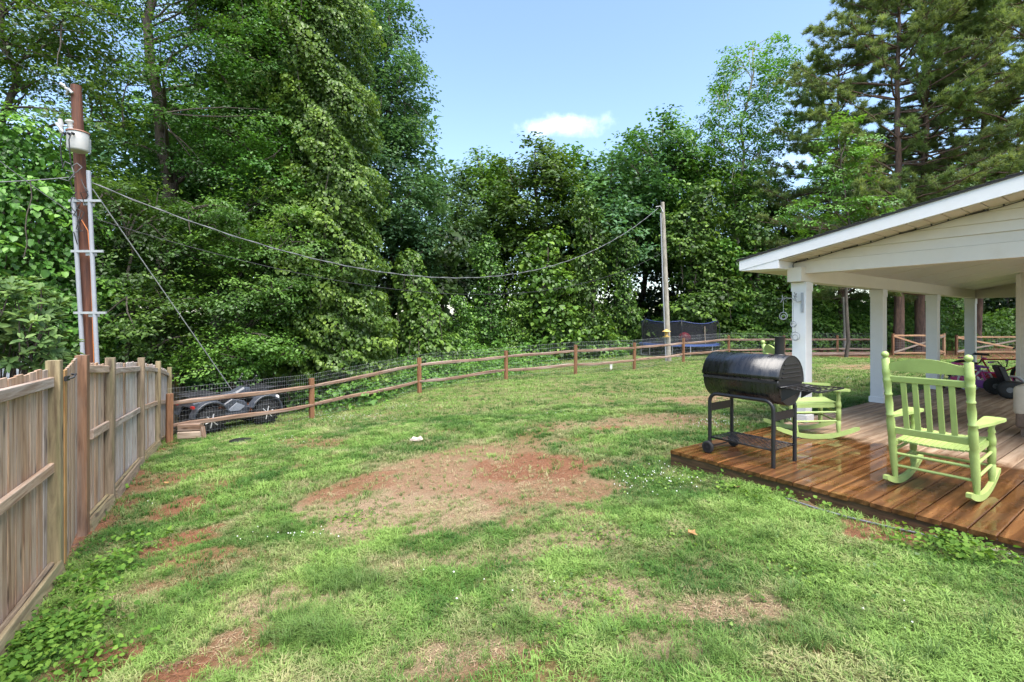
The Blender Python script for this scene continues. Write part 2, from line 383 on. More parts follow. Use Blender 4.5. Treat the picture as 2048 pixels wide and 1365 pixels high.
# bare patches: (px, py, half width px, half height px, clay, straw)
PATCH = [(925,940,190,50,.6,.8),(1070,925,130,32,1.0,.2),(710,972,80,30,.85,.4),(865,995,210,46,.2,1.0),(1100,985,120,40,.7,.6),(360,1015,60,22,1,.2),(375,1078,75,22,1,.2),
 (420,1112,85,18,.8,.3),(340,1345,75,28,1,.1),(480,1285,110,36,.7,.6),(330,960,70,22,.8,.3),(520,1215,110,30,.2,.9),(930,1310,150,30,.3,.8),(1440,1215,110,30,.4,.8),
 (1190,1195,120,40,.2,.8),(1130,1085,120,26,.2,.7),(1270,845,150,16,.5,.7),(1400,800,110,9,.5,.7),(1230,855,60,8,.9,.2),(1760,1062,110,26,1,.2),(1640,1010,60,12,.6,.4),(880,1120,130,22,.1,.6),
 (720,1080,60,14,.3,.6),(1750,735,90,8,.6,.5),(600,880,60,8,.6,.3),(640,890,70,9,.7,.2),(1000,900,190,20,.6,.5),(200,1330,90,50,.9,.2),(300,1180,60,20,.6,.3),(1350,1290,120,30,.1,.6),(1560,770,60,8,.5,.5)]
_P = []
for (px, py, rx, ry, c, s) in PATCH:
    x, y = gpx(px, py); x1, y1 = gpx(px, py - ry); x2, y2 = gpx(px, py + ry); _P.append((x, y, rx * y / F, max(.12, (y1 - y2) / 2), c, s))
def masks(x, y):
    x = np.asarray(x, float); y = np.asarray(y, float)
    clay = np.zeros(x.shape); straw = np.zeros(x.shape)
    n1 = fbm(x, y, 2.1, 4); n2 = fbm(x + 31, y + 11, 5.0, 3)
    for (cx, cy, rx, ry, c, s) in _P:
        d = np.sqrt(((x - cx) / rx) ** 2 + ((y - cy) / ry) ** 2) + (n1 - .5) * 1.5 + (n2 - .5) * .9
        k = np.clip((1.15 - d) / .5, 0, 1); clay = np.maximum(clay, k * c)
        k2 = np.clip((1.35 - d) / .6, 0, 1); straw = np.maximum(straw, k2 * s)
    # bare soil and mulch along the privacy fence
    s_ = (x - F0.x) * FD.x + (y - F0.y) * FD.y; t_ = (x - F0.x) * FN.x + (y - F0.y) * FN.y
    k = np.clip((.36 - t_ + (n1 - .5) * 1.3) / .35, 0, 1) * (t_ > -.6) * (s_ < 7.4); clay = np.maximum(clay, k)
    # under the deck edge, and red bank by the gates
    du = (x - 1.775) * .822 + (y - 5.41) * .569; dv = -(x - 1.775) * .569 + (y - 5.41) * .822
    k = np.clip((.28 + du + (n1 - .5) * .5) / .2, 0, 1) * (du < .3) * (dv < .1) * np.clip((-dv - 1.0) / 1.2, .15, 1); clay = np.maximum(clay, k)
    k = np.clip((y - 24.0 + .42 * (x - 12) + (n1 - .5) * 1.6) / .5, 0, 1) * (x > 12) * (y < 30) * (y > 15); clay = np.maximum(clay, k * .95)
    straw = np.maximum(straw, np.clip((n1 * .6 + n2 * .4 - .63) / .12, 0, 1) * .6)
    clay = np.maximum(clay, np.clip((fbm(x + 5, y - 7, 1.5, 4) - .68) / .08, 0, 1) * .6 * (y < 14))
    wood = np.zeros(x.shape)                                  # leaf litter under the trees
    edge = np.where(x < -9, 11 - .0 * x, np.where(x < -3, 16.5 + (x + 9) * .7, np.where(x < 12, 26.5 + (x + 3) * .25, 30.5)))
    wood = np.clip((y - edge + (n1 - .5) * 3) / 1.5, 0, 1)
    return clay, straw, wood
def axis(segs):
    a = []
    for (s, e, st) in segs: a += list(np.arange(s, e, st))
    a.append(segs[-1][1]); return np.array(a)
gx = axis([(-600,-120,80),(-120,-40,8),(-40,-12,1.4),(-12,-6,.3),(-6,5,.07),(5,14,.3),(14,40,1.3),(40,120,8),(120,600,80)])
gy = axis([(-600,-30,95),(-30,0,3),(0,1.4,.2),(1.4,9,.07),(9,30,.35),(30,60,1.5),(60,120,6),(120,1500,140)])
def build_ground():
    X, Y = np.meshgrid(gx, gy); Z = gz(X, Y); nx, ny = len(gx), len(gy)
    du = (X - 1.775) * .822 + (Y - 5.41) * .569; dv = -(X - 1.775) * .569 + (Y - 5.41) * .822
    Z = np.where((du > .05) & (dv < -.05) & (du < 14), np.minimum(Z, -.06), Z)
    V = np.stack([X, Y, Z], -1).reshape(-1, 3)
    i = np.arange(nx * ny).reshape(ny, nx); Fq = np.stack([i[:-1, :-1], i[:-1, 1:], i[1:, 1:], i[1:, :-1]], -1).reshape(-1, 4)
    me = bpy.data.meshes.new('ground'); me.from_pydata(V.tolist(), [], Fq.tolist()); me.polygons.foreach_set('use_smooth', [True] * len(Fq))
    c, s, w = masks(X, Y)
    for nm, a in (('clay', c), ('straw', s), ('wood', w)):
        at = me.attributes.new(nm, 'FLOAT', 'POINT'); at.data.foreach_set('value', a.ravel().astype(np.float32))
    m, n, l, b = nmat('lawn_soil')
    tc = n.new('ShaderNodeTexCoord'); v = tc.outputs['Object']
    fa = noise(n, l, v, 2.2, 8, .65); fb = noise(n, l, v, 26, 6, .7); fc = noise(n, l, v, 90, 4, .7)
    def A(nm): a = n.new('ShaderNodeAttribute'); a.attribute_name = nm; return a.outputs['Fac']
    turf = ramp(n, l, fb, [(.32, (.095, .080, .036)), (.48, (.110, .145, .038)), (.70, (.165, .220, .060))])
    turf = mixc(n, l, ramp(n, l, fa, [(.42, (0, 0, 0)), (.68, (.6, .6, .6))]), turf, ramp(n, l, fc, [(.3, (.155, .110, .058)), (.7, (.27, .22, .115))]))
    straw = ramp(n, l, fc, [(.28, (.17, .110, .065)), (.5, (.32, .225, .140)), (.75, (.46, .36, .235))])
    clay = ramp(n, l, fb, [(.28, (.125, .048, .023)), (.5, (.250, .105, .054)), (.75, (.375, .215, .130))])
    clay = mixc(n, l, ramp(n, l, fc, [(.36, (.7,) * 3), (.58, (0, 0, 0))]), clay, (.075, .030, .016))
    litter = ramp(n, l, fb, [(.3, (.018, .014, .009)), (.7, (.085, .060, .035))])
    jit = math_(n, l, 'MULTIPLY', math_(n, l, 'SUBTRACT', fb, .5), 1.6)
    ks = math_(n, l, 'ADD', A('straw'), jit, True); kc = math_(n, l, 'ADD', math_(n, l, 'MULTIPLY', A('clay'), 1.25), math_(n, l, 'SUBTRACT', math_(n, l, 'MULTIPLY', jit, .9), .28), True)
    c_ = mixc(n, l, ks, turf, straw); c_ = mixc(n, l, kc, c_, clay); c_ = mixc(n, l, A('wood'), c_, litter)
    l.new(c_, b.inputs['Base Color']); b.inputs['Roughness'].default_value = .9; b.inputs['Specular IOR Level'].default_value = .2
    hh = math_(n, l, 'ADD', math_(n, l, 'MULTIPLY', fc, .4), fb); bump(n, l, hh, b, 1.0, .04)
    o = link('ground', me, m); tag(o, 'rolling lawn with bare red clay and straw patches', None, None, 'structure')
build_ground()

# ------------------------------------------------------------------ grass: tufts on the lawn (uncountable)
def tuft(name, nb, h, spread, w, seed, bend=.6):
    r = random.Random(seed); mb = MB()
    for i in range(nb):
        a = r.uniform(0, 2 * math.pi); d = r.uniform(0, spread); bx, by = d * math.cos(a), d * math.sin(a)
        a2 = a + r.uniform(-1.2, 1.2); hh = h * r.uniform(.5, 1.1); be = hh * bend * r.uniform(.3, 1.5); ww = w * r.uniform(.7, 1.2)
        sx, sy = -math.sin(a2) * ww / 2, math.cos(a2) * ww / 2; dx, dy = math.cos(a2), math.sin(a2)
        p1 = (bx + dx * be * .35, by + dy * be * .35, hh * .62); p2 = (bx + dx * be, by + dy * be, hh * (1 - .25 * bend))
        mb.add([(bx - sx, by - sy, -.01), (bx + sx, by + sy, -.01), (p1[0] + sx * .8, p1[1] + sy * .8, p1[2]), (p1[0] - sx * .8, p1[1] - sy * .8, p1[2]), p2],
               [(0, 1, 2, 3), (3, 2, 4)])
    me = bpy.data.meshes.new(name); me.from_pydata(mb.v, [], mb.f); me.update(); return me
def grassmat(name, lo, mid, hi, dry):
    m, n, l, b = nmat(name)
    at = n.new('ShaderNodeAttribute'); at.attribute_type = 'INSTANCER'; at.attribute_name = 'tone'
    ad = n.new('ShaderNodeAttribute'); ad.attribute_type = 'INSTANCER'; ad.attribute_name = 'dry'
    c = mixc(n, l, ad.outputs['Fac'], ramp(n, l, at.outputs['Fac'], [(0, lo), (.5, mid), (1, hi)]), dry)
    l.new(c, b.inputs['Base Color']); b.inputs['Roughness'].default_value = .55; b.inputs['Specular IOR Level'].default_value = .3
    tr = n.new('ShaderNodeBsdfTranslucent'); l.new(c, tr.inputs['Color']); mx = n.new('ShaderNodeMixShader'); mx.inputs[0].default_value = .25
    l.new(b.outputs[0], mx.inputs[1]); l.new(tr.outputs[0], mx.inputs[2]); l.new(mx.outputs[0], n['Material Output'].inputs['Surface']); return m
def scatter(name, label, cat, pts, sc, tone, dry, meshes, mat):
    me = bpy.data.meshes.new(name); me.from_pydata(pts.tolist(), [], [])
    for nm, a in (('sc', sc), ('tone', tone), ('dry', dry), ('rz', RNG.random(len(pts)) * 6.283)):
        me.attributes.new(nm, 'FLOAT', 'POINT').data.foreach_set('value', np.asarray(a, np.float32))
    me.attributes.new('pick', 'INT', 'POINT').data.foreach_set('value', RNG.integers(0, len(meshes), len(pts)).astype(np.int32))
    o = link(name, me, mat); tag(o, label, cat, None, 'stuff')
    ng = bpy.data.node_groups.new(name, 'GeometryNodeTree'); n = ng.nodes; l = ng.links
    ng.interface.new_socket('Geometry', in_out='INPUT', socket_type='NodeSocketGeometry'); ng.interface.new_socket('Geometry', in_out='OUTPUT', socket_type='NodeSocketGeometry')
    gi = n.new('NodeGroupInput'); go = n.new('NodeGroupOutput'); jn = n.new('GeometryNodeJoinGeometry')
    def na(nm, ty='FLOAT'): a = n.new('GeometryNodeInputNamedAttribute'); a.data_type = ty; a.inputs['Name'].default_value = nm; return a.outputs['Attribute']
    cx = n.new('ShaderNodeCombineXYZ'); l.new(na('rz'), cx.inputs['Z'])
    for k, tm in enumerate(meshes):
        if not tm.materials: tm.materials.append(mat)
        to = bpy.data.objects.new(name + '_tuft', tm)
        oi = n.new('GeometryNodeObjectInfo'); oi.inputs['Object'].default_value = to; oi.inputs['As Instance'].default_value = True
        ip = n.new('GeometryNodeInstanceOnPoints'); cp = n.new('FunctionNodeCompare'); cp.data_type = 'INT'; cp.operation = 'EQUAL'
        ii = [s for s in cp.inputs if s.type == 'INT']; l.new(na('pick', 'INT'), ii[0]); ii[1].default_value = k
        l.new(gi.outputs[0], ip.inputs['Points']); l.new(cp.outputs[0], ip.inputs['Selection']); l.new(oi.outputs['Geometry'], ip.inputs['Instance'])
        l.new(cx.outputs[0], ip.inputs['Rotation']); l.new(na('sc'), ip.inputs['Scale']); l.new(ip.outputs[0], jn.inputs[0])
    l.new(jn.outputs[0], go.inputs[0])
    md = o.modifiers.new('scatter', 'NODES'); md.node_group = ng
    return o
def lawn_points(y0, y1, dens, wide=1.1, side=1.3):
    A = wide * (y1 ** 2 - y0 ** 2) + 2 * side * (y1 - y0); N = int(A * dens * 1.1)
    y = y0 + (y1 - y0) * RNG.random(3 * N); y = y[RNG.random(3 * N) < (wide * y + side) / (wide * y1 + side)][:N]; x = (RNG.random(len(y)) * 2 - 1) * (wide * y + side)
    s_ = (x - F0.x) * FD.x + (y - F0.y) * FD.y; t_ = (x - F0.x) * FN.x + (y - F0.y) * FN.y
    du = (x - 1.775) * .822 + (y - 5.41) * .569; dv = -(x - 1.775) * .569 + (y - 5.41) * .822
    ok = ~((du > -.02) & (dv < .02) & (du < 12.6)) & ((t_ > .06) | (s_ > 7.6))
    x, y = x[ok], y[ok]; c, s, w = masks(x, y)
    keep = RNG.random(len(x)) > np.clip(c * .90 + s * .45 + w * 1.2, 0, np.where(w > .5, .985, .84))
    x, y, c, s = x[keep], y[keep], c[keep], s[keep]
    return x, y, c, s
gm = grassmat('grass_blade', (.052, .130, .024), (.118, .228, .042), (.220, .345, .080), (.45, .37, .215))
T_short = [tuft('grass_tuft', 11, .042, .030, .0042, k, .9) for k in range(4)]
T_far = [tuft('grass_tuft_far', 9, .055, .07, .010, 20 + k, .8) for k in range(3)]
T_tall = [tuft('tall_tuft', 34, .17, .05, .0055, 40 + k, .9) for k in range(3)]
def lawn_layer(name, label, y0, y1, dens, meshes, sb):
    x, y, c, s = lawn_points(y0, y1, dens)
    z = gz(x, y) - .004; f1 = fbm(x + 3, y, 1.1, 3); f2 = fbm(x, y + 40, 5, 2)
    tone = np.clip((f1 - .5) * 1.9 + (f2 - .5) * 1.1 + .48 + RNG.normal(0, .13, len(x)), 0, 1)
    dry = np.clip(s * .5 + .0 + (fbm(x + 77, y, 3.2, 3) - .53) * 1.7 + RNG.normal(0, .18, len(x)), 0, .9)
    sc = sb * (.65 + .7 * f2 + .5 * np.clip(f1 - .5, 0, 1)) * RNG.uniform(.7, 1.25, len(x)) * (1 - .35 * s)
    scatter(name, label, 'grass', np.stack([x, y, z], 1), sc, tone, dry, meshes, gm)
lawn_layer('lawn_grass', 'short fine lawn grass in the foreground', 1.2, 5.0, 1500, T_short, 1.0)
lawn_layer('lawn_grass', 'mown grass over the middle of the lawn', 5.0, 10.5, 420, T_short, 1.45)
lawn_layer('lawn_grass', 'distant mown grass around the split rail fence', 10.5, 27, 62, T_far, 1.1)
def tall_clumps():
    pts = []; sc = []; tone = []
    spots = [(620,1255,90,50,110),(690,1170,70,30,50),(1010,1250,50,20,8),(1330,1010,90,20,14),(560,1060,60,20,14),(520,915,90,10,20),(690,850,110,8,24),(840,800,200,8,30),(950,865,90,6,22),(1010,870,60,5,14),
             (1560,790,120,10,24),(1700,770,80,6,18),(1240,760,60,4,10),(400,930,60,14,14),(1500,1080,160,40,16),(350,1250,120,40,12),(1800,1250,240,90,30),(1400,1320,240,40,18),(980,835,30,4,6),(860,830,60,5,8)]
    for (px, py, rx, ry, k) in spots:
        for _ in range(k):
            x, y = gpx(px + random.gauss(0, .5) * rx, py + random.gauss(0, .5) * ry)
            du = (x - 1.775) * .822 + (y - 5.41) * .569; dv = -(x - 1.775) * .569 + (y - 5.41) * .822
            if du > -.05 and dv < .05: continue
            pts.append((x, y, g1(x, y) - .005)); sc.append(random.uniform(.45, 1.0) * (.8 if y < 6 else 1.0)); tone.append(random.uniform(.05, .55))
    for _ in range(900):
        px = random.uniform(150, 2000); py = 700 + 640 * random.random() ** .8; x, y = gpx(px, py)
        du = (x - 1.775) * .822 + (y - 5.41) * .569; dv = -(x - 1.775) * .569 + (y - 5.41) * .822; t_ = (x - F0.x) * FN.x + (y - F0.y) * FN.y
        if (du > -.05 and dv < .05) or t_ < .15 or y > 16: continue
        pts.append((x, y, g1(x, y) - .005)); sc.append(random.uniform(.25, .5)); tone.append(random.uniform(.0, .7))
    # longer grass along the deck, fence posts and the field edge
    scatter('tall_grass', 'darker clumps of longer unmown grass in the lawn', 'grass', np.array(pts), np.array(sc), np.array(tone), np.random.default_rng(1).random(len(pts)) * .15, T_tall, gm)
tall_clumps()
# ------------------------------------------------------------------ porch deck (local x runs along the boards, local y along the front edge)
DK = Vector((1.775, 5.41, 0.0)); DA = math.atan2(.569, .822); DZ = .15
def D(u, v, z=0.0):                            # deck frame -> place
    return Vector((DK.x + u * math.cos(DA) - v * math.sin(DA), DK.y + u * math.sin(DA) + v * math.cos(DA), z))
def deck_wood():
    m, n, l, b = nmat('deck_board')
    v = objvec(n, l, (1.1, 13, 13)); g = noise(n, l, v, 1.5, 8, .62, 1.2)
    vr = objvec(n, l, (.9, 6, 6)); wv = n.new('ShaderNodeTexWave'); wv.wave_type = 'RINGS'; wv.inputs['Scale'].default_value = .7; wv.inputs['Distortion'].default_value = 7; wv.inputs['Detail'].default_value = 3
    wv.inputs['Detail Scale'].default_value = .8; l.new(vr, wv.inputs['Vector'])
    gg = math_(n, l, 'ADD', math_(n, l, 'MULTIPLY', g, .8), math_(n, l, 'MULTIPLY', wv.outputs['Fac'], .2))
    dry = ramp(n, l, gg, [(.28, (.245, .145, .085)), (.50, (.390, .260, .165)), (.74, (.525, .385, .265))])
    wet = ramp(n, l, gg, [(.28, (.038, .015, .006)), (.50, (.104, .042, .015)), (.74, (.205, .094, .034))])
    ge = n.new('ShaderNodeNewGeometry'); sx = n.new('ShaderNodeVectorMath'); sx.operation = 'SUBTRACT'; l.new(ge.outputs['Position'], sx.inputs[0]); sx.inputs[1].default_value = DK
    dt = n.new('ShaderNodeVectorMath'); dt.operation = 'DOT_PRODUCT'; l.new(sx.outputs[0], dt.inputs[0]); dt.inputs[1].default_value = (math.cos(DA), math.sin(DA), 0)
    n1 = noise(n, l, ge.outputs['Position'], 3.0, 6, .7)
    oi = n.new('ShaderNodeObjectInfo')
    e = math_(n, l, 'ADD', math_(n, l, 'SUBTRACT', 2.30, dt.outputs['Value']), math_(n, l, 'MULTIPLY', math_(n, l, 'SUBTRACT', n1, .5), .55))
    wm = ramp(n, l, math_(n, l, 'ADD', math_(n, l, 'MULTIPLY', e, 4.0), .5), [(.0, (0, 0, 0)), (1, (1, 1, 1))])
    # darker blotches in the board colour further in on the porch floor
    n4 = noise(n, l, ge.outputs['Position'], .55, 3, .5)
    dm = ramp(n, l, n4, [(.46, (0, 0, 0)), (.60, (.55, .55, .55))]); far = ramp(n, l, math_(n, l, 'MULTIPLY', dt.outputs['Value'], .1), [(.34, (0, 0, 0)), (.46, (1, 1, 1))])
    wm2 = math_(n, l, 'MAXIMUM', wm, math_(n, l, 'MULTIPLY', dm, far))
    c = mixc(n, l, wm2, dry, wet)
    hs = n.new('ShaderNodeHueSaturation'); l.new(c, hs.inputs['Color']); l.new(math_(n, l, 'ADD', math_(n, l, 'MULTIPLY', oi.outputs['Random'], .5), .75), hs.inputs['Value'])
    l.new(hs.outputs[0], b.inputs['Base Color'])
    n2 = noise(n, l, ge.outputs['Position'], 2.0, 5, .6)
    pud = math_(n, l, 'MULTIPLY', ramp(n, l, n2, [(.47, (0, 0, 0)), (.54, (1, 1, 1))]), wm)
    r = mixc(n, l, wm, (.62,) * 3, (.33,) * 3); r = mixc(n, l, pud, r, (.06,) * 3); l.new(r, b.inputs['Roughness'])
    bp = n.new('ShaderNodeBump'); bp.inputs['Distance'].default_value = .004; l.new(gg, bp.inputs['Height'])
    l.new(math_(n, l, 'SUBTRACT', .4, math_(n, l, 'MULTIPLY', pud, .37)), bp.inputs['Strength']); l.new(bp.outputs[0], b.inputs['Normal'])
    return m
M['deck'] = deck_wood()
deck = thing('porch_deck', 'low brown wooden porch deck, rain-wet along its front', 'deck', DK, DA)
bw, gap = .139, .007
row = 0; v = -.075
while v > -5.6:
    ends = [0.0 + random.uniform(-.006, .006), 5.6 + (1.2 if row % 2 else 0), 12.4]
    for a, e in zip(ends[:-1], ends[1:]):
        o = plank('board', (a + .002, v, DZ - .019 + random.uniform(-.0015, .0015)), (e - .002, v, DZ - .019 + random.uniform(-.0015, .0015)), bw - .001, .036, M['deck'], deck, ch=.005)
    row += 1; v -= bw + gap
rim = wood('rim_joist', (.030, .016, .009), (.135, .072, .036), (.8, .8, .8), .5, True)
plank('rim_joist', (.035, .0, .005), (.035, -5.6, .005), .235, .04, rim, deck, up=(1, 0, 0))
plank('rim_joist', (.02, -.025, .005), (12.4, -.025, .005), .235, .04, rim, deck, up=(0, 1, 0))
for k in range(7): plank('joist', (.08, -.8 * k - .4, 0), (12.3, -.8 * k - .4, 0), .2, .04, rim, deck, up=(0, 1, 0))

# ------------------------------------------------------------------ house with its porch roof
house = thing('house', 'cream sided house with white columned porch under a low gable roof', 'house', DK, DA)
def E(h): return EYE + h
colm = []
for k, u in enumerate((2.86, 5.70, 8.68, 11.55)):
    cm = MB(); hw = .095
    for sgn in range(1): cm.box((u, -.105, (DZ + .0 + 2.155) / 2), (.19, .19, 2.155 - DZ - .004))
    c = cm.build('column', M['white'], house)
    bmod = c.modifiers.new('bevel', 'BEVEL'); bmod.width = .006; bmod.segments = 2
    MB().box((u, -.105, DZ + .055), (.222, .222, .10)).build('base_trim', M['white'], c)
    MB().box((u, -.105, 2.085), (.206, .206, .125)).build('cap_trim', M['white'], c)
sb = MB().box((7.1, -.105, 2.255), (8.94, .19, .20)).build('side_beam', M['cream'], house)
MB().box((7.1, -.012, 2.30), (8.9, .02, .16)).build('frieze_board', M['white'], house)
for u in (3.6, 4.3, 5.0, 5.35, 7.2): MB().tube([(u, -.02, 2.16), (u, -.02, 2.125), (u + .012, -.02, 2.115), (u + .02, -.02, 2.125)], .004, 6).build('screw_hook', M['black'], house)
SL = .19                                        # roof pitch
V0 = .54                                        # eave
def ztop(v): return E(.905) + SL * (V0 - v)
RU0, RU1 = 2.35, 12.1
VR = -6.5
# roof: deck slab and shingle courses
rf = MB()
def slab(u0, u1, v0, v1, zo, th):
    vs_ = [(u0, v0, ztop(v0) + zo), (u1, v0, ztop(v0) + zo), (u1, v1, ztop(v1) + zo), (u0, v1, ztop(v1) + zo)]
    vs_ += [(x, y, z - th) for x, y, z in vs_]
    return MB().add(vs_, [(0,1,2,3),(7,6,5,4),(0,4,5,1),(1,5,6,2),(2,6,7,3),(3,7,4,0)])
roof = slab(RU0 + .03, RU1, V0 - .03, VR, -.002, .05).build('roof', M['white'], house)
k = 0; vv = V0 + .03
while vv > -5.9:
    b2 = vv - .15
    vs_ = []
    for (q, up) in ((vv, .022), (b2 - .02, .006)): vs_ += [(RU0 - .03, q, ztop(q) + up), (RU1 + .03, q, ztop(q) + up), (RU1 + .03, q, ztop(q) + up - .008), (RU0 - .03, q, ztop(q) + up - .008)]
    MB().add(vs_, [(0,1,5,4),(3,2,1,0),(7,6,2,3),(4,5,6,7),(0,4,7,3),(1,2,6,5)]).build('shingle_course', M['shingle'], roof)
    vv -= .15
# rake fascia
FH = .185
def rake(u0, u1, name, mat):
    a, b_ = V0, VR
    poly = [(a, ztop(a) - .006), (b_, ztop(b_) - .006), (b_, ztop(b_) - FH), (a, ztop(a) - FH + .03)]
    return MB().prism([(p[0], p[1]) for p in poly], u0, u1, 'x').build(name, mat, house)
rk = rake(RU0 - .012, RU0 + .014, 'rake_fascia', M['white'])
rake(RU1 + .005, RU1 + .03, 'rake_fascia', M['white'])
# drip edge
MB().prism([(V0 + .03, ztop(V0) + .0), (VR, ztop(VR) + .006), (VR, ztop(VR) - .012), (V0 + .03, ztop(V0) - .022)], RU0 - .026, RU0 - .0135, 'x').build('drip_edge', M['shingle'], roof)
# eave fascia and boxed soffit
zs = E(.745)
MB().box(((RU0 + RU1) / 2 + .015, V0 - .012, (zs + ztop(V0)) / 2 - .002), (RU1 - RU0 - .04, .024, ztop(V0) - zs - .004)).build('eave_fascia', M['white'], house)
k = 0; uu = RU0 + .42
while uu < RU1 - .05:
    w = min(.30, RU1 - .03 - uu)
    MB().box((uu + w / 2, (V0 - .03 - .0) / 2 + 0.0, zs + .006), (w - .004, V0 - .035, .012)).build('soffit_panel', M['soffit'], house); uu += .30
# boxed eave return at the gable corner
MB().prism([(V0 - .004, ztop(V0) - .15), (V0 - .004, zs - .002), (-.03, zs - .012), (-.03, ztop(-.03) - FH + .06)], RU0 - .006, RU0 + .40, 'x').build('eave_return', M['white'], house)
# sloping soffit under the rake, in panels
vv = -.04
while vv > VR + .1:
    b2 = vv - .148
    MB().add([(RU0 + .016, vv, ztop(vv) - FH + .012), (2.742, vv, ztop(vv) - FH + .012), (2.742, b2, ztop(b2) - FH + .012), (RU0 + .016, b2, ztop(b2) - FH + .012),
              (RU0 + .016, vv, ztop(vv) - FH + .022), (2.742, vv, ztop(vv) - FH + .022), (2.742, b2, ztop(b2) - FH + .022), (RU0 + .016, b2, ztop(b2) - FH + .022)],
             [(3,2,1,0),(4,5,6,7),(0,1,5,4),(1,2,6,5),(2,3,7,6),(3,0,4,7)]).build('soffit_panel', M['soffit'], house)
    vv -= .158
# gable front: trim board then lap siding
G0 = 2.762
MB().box((G0 + .09, -3.27, E(.671) + .085), (.20, 6.52, .17)).build('gable_beam', M['cream'], house)
gw = MB().prism([(-.02, E(.671) + .172), (-.02, ztop(-.02) - FH), (-6.4, ztop(-6.4) - FH), (-6.4, E(.671) + .172)], G0 + .015, G0 + .10, 'x').build('gable_wall', M['cream'], house)
def lap(z0, h, ya, yb, u, parent, name='siding_board', proud=.022):
    MB().add([(u - proud, ya, z0), (u - proud, yb, z0), (u, yb, z0), (u, ya, z0), (u - .003, ya, z0 + h), (u - .003, yb, z0 + h), (u, yb, z0 + h), (u, ya, z0 + h)],
             [(0,1,2,3),(4,7,6,5),(0,4,5,1),(2,6,7,3),(1,5,6,2),(0,3,7,4)]).build(name, M['cream'], parent)
z0 = E(.671) + .172; k = 0
while z0 < 3.6:
    h = .118
    # clip the course under the sloping soffit
    ya = V0 - (z0 + .02 + FH - E(.905)) / SL; ya = min(-.02, ya)
    if ya > -6.3: lap(z0, h - .002, ya, -6.4, G0 + .012, gw)
    z0 += h
# string-light cable clipped along the soffit line
cb = thing('string_light_cable', 'black cable with small bulbs clipped along the porch gable soffit', 'cable', DK, DA)
pts = [(2.735, -.20, 2.25), (2.735, -.12, 2.262), (2.735, -.045, 2.27), (2.735, -.04, 2.40)]
pts += [(2.72, -.06 - .3 * k, ztop(-.06 - .3 * k) - FH - .004 - .012 * (k % 2)) for k in range(0, 20)]
MB().tube(pts, .005, 6).build('wire', M['cable_black'], cb)
for k in range(40):
    q = -.1 - .15 * k; MB().sphere((2.70, q, ztop(q) - FH - .004), .011, 8, 5).build('bulb', M['black'], cb)
# porch ceiling (follows the rafters)
def zc(v): return E(.755) + SL * (-.2 - v)
ce = MB().add([(2.96, -.2, zc(-.2)), (12.0, -.2, zc(-.2)), (12.0, -6.3, zc(-6.3)), (2.96, -6.3, zc(-6.3)), (2.96, -.2, zc(-.2) + .01), (12.0, -.2, zc(-.2) + .01), (12.0, -6.3, zc(-6.3) + .01), (2.96, -6.3, zc(-6.3) + .01)],
         [(3,2,1,0),(4,5,6,7),(0,1,5,4),(1,2,6,5),(2,3,7,6),(3,0,4,7)]).build('ceiling', M['ceiling'], house)
for k in range(7):
    u = 2.96 + 1.22 * (k + 1)
    MB().add([(u, -.2, zc(-.2) - .008), (u + .035, -.2, zc(-.2) - .008), (u + .035, -6.3, zc(-6.3) - .008), (u, -6.3, zc(-6.3) - .008), (u, -.2, zc(-.2)), (u + .035, -.2, zc(-.2)), (u + .035, -6.3, zc(-6.3)), (u, -6.3, zc(-6.3))],
         [(3,2,1,0),(4,5,6,7),(0,1,5,4),(1,2,6,5),(2,3,7,6),(3,0,4,7)]).build('batten', M['ceiling'], ce)
# house walls: end wall towards the porch, lapped siding, corner trim
HU, HV = 9.34, -1.24
hw_ = MB().box((HU + 1.5, HV - 2.6, 1.6), (2.9, 5.1, 3.0)).build('wall', M['cream'], house)
z0 = DZ + .02
while z0 < zc(HV - .02) + .9:
    ya = HV - .055 if z0 < zc(HV) - .1 else min(HV - .055, -.2 - (z0 + .12 - E(.755)) / SL)
    if ya > -6: lap(z0, .125, ya, HV - 5.1, HU + .042, hw_)
    z0 += .127
MB().box((HU + .016, HV - .028, (DZ + 2.37) / 2 + .09), (.05, .06, 2.37 - DZ + .14)).build('corner_trim', M['cream'], hw_)
MB().box((HU + .08, HV - .004, (DZ + 2.37) / 2 + .09), (.075, .016, 2.37 - DZ + .14)).build('corner_trim', M['cream'], hw_)
# far end of the porch: tie beam and small gable
MB().box((11.62, -3.2, 2.255), (.15, 6.0, .20)).build('far_beam', M['cream'], house)
fg = MB().prism([(-.21, 2.357), (-.21, zc(-.21) - .004), (-6.2, zc(-6.2) - .004), (-6.2, 2.357)], 11.60, 11.68, 'x').build('far_gable', M['cream'], house)
for k in range(3):
    z0 = 2.36 + .118 * k; lap(z0, .116, min(-.22, -.2 - (z0 + .05 - E(.755)) / SL), -6.2, 11.6, fg)

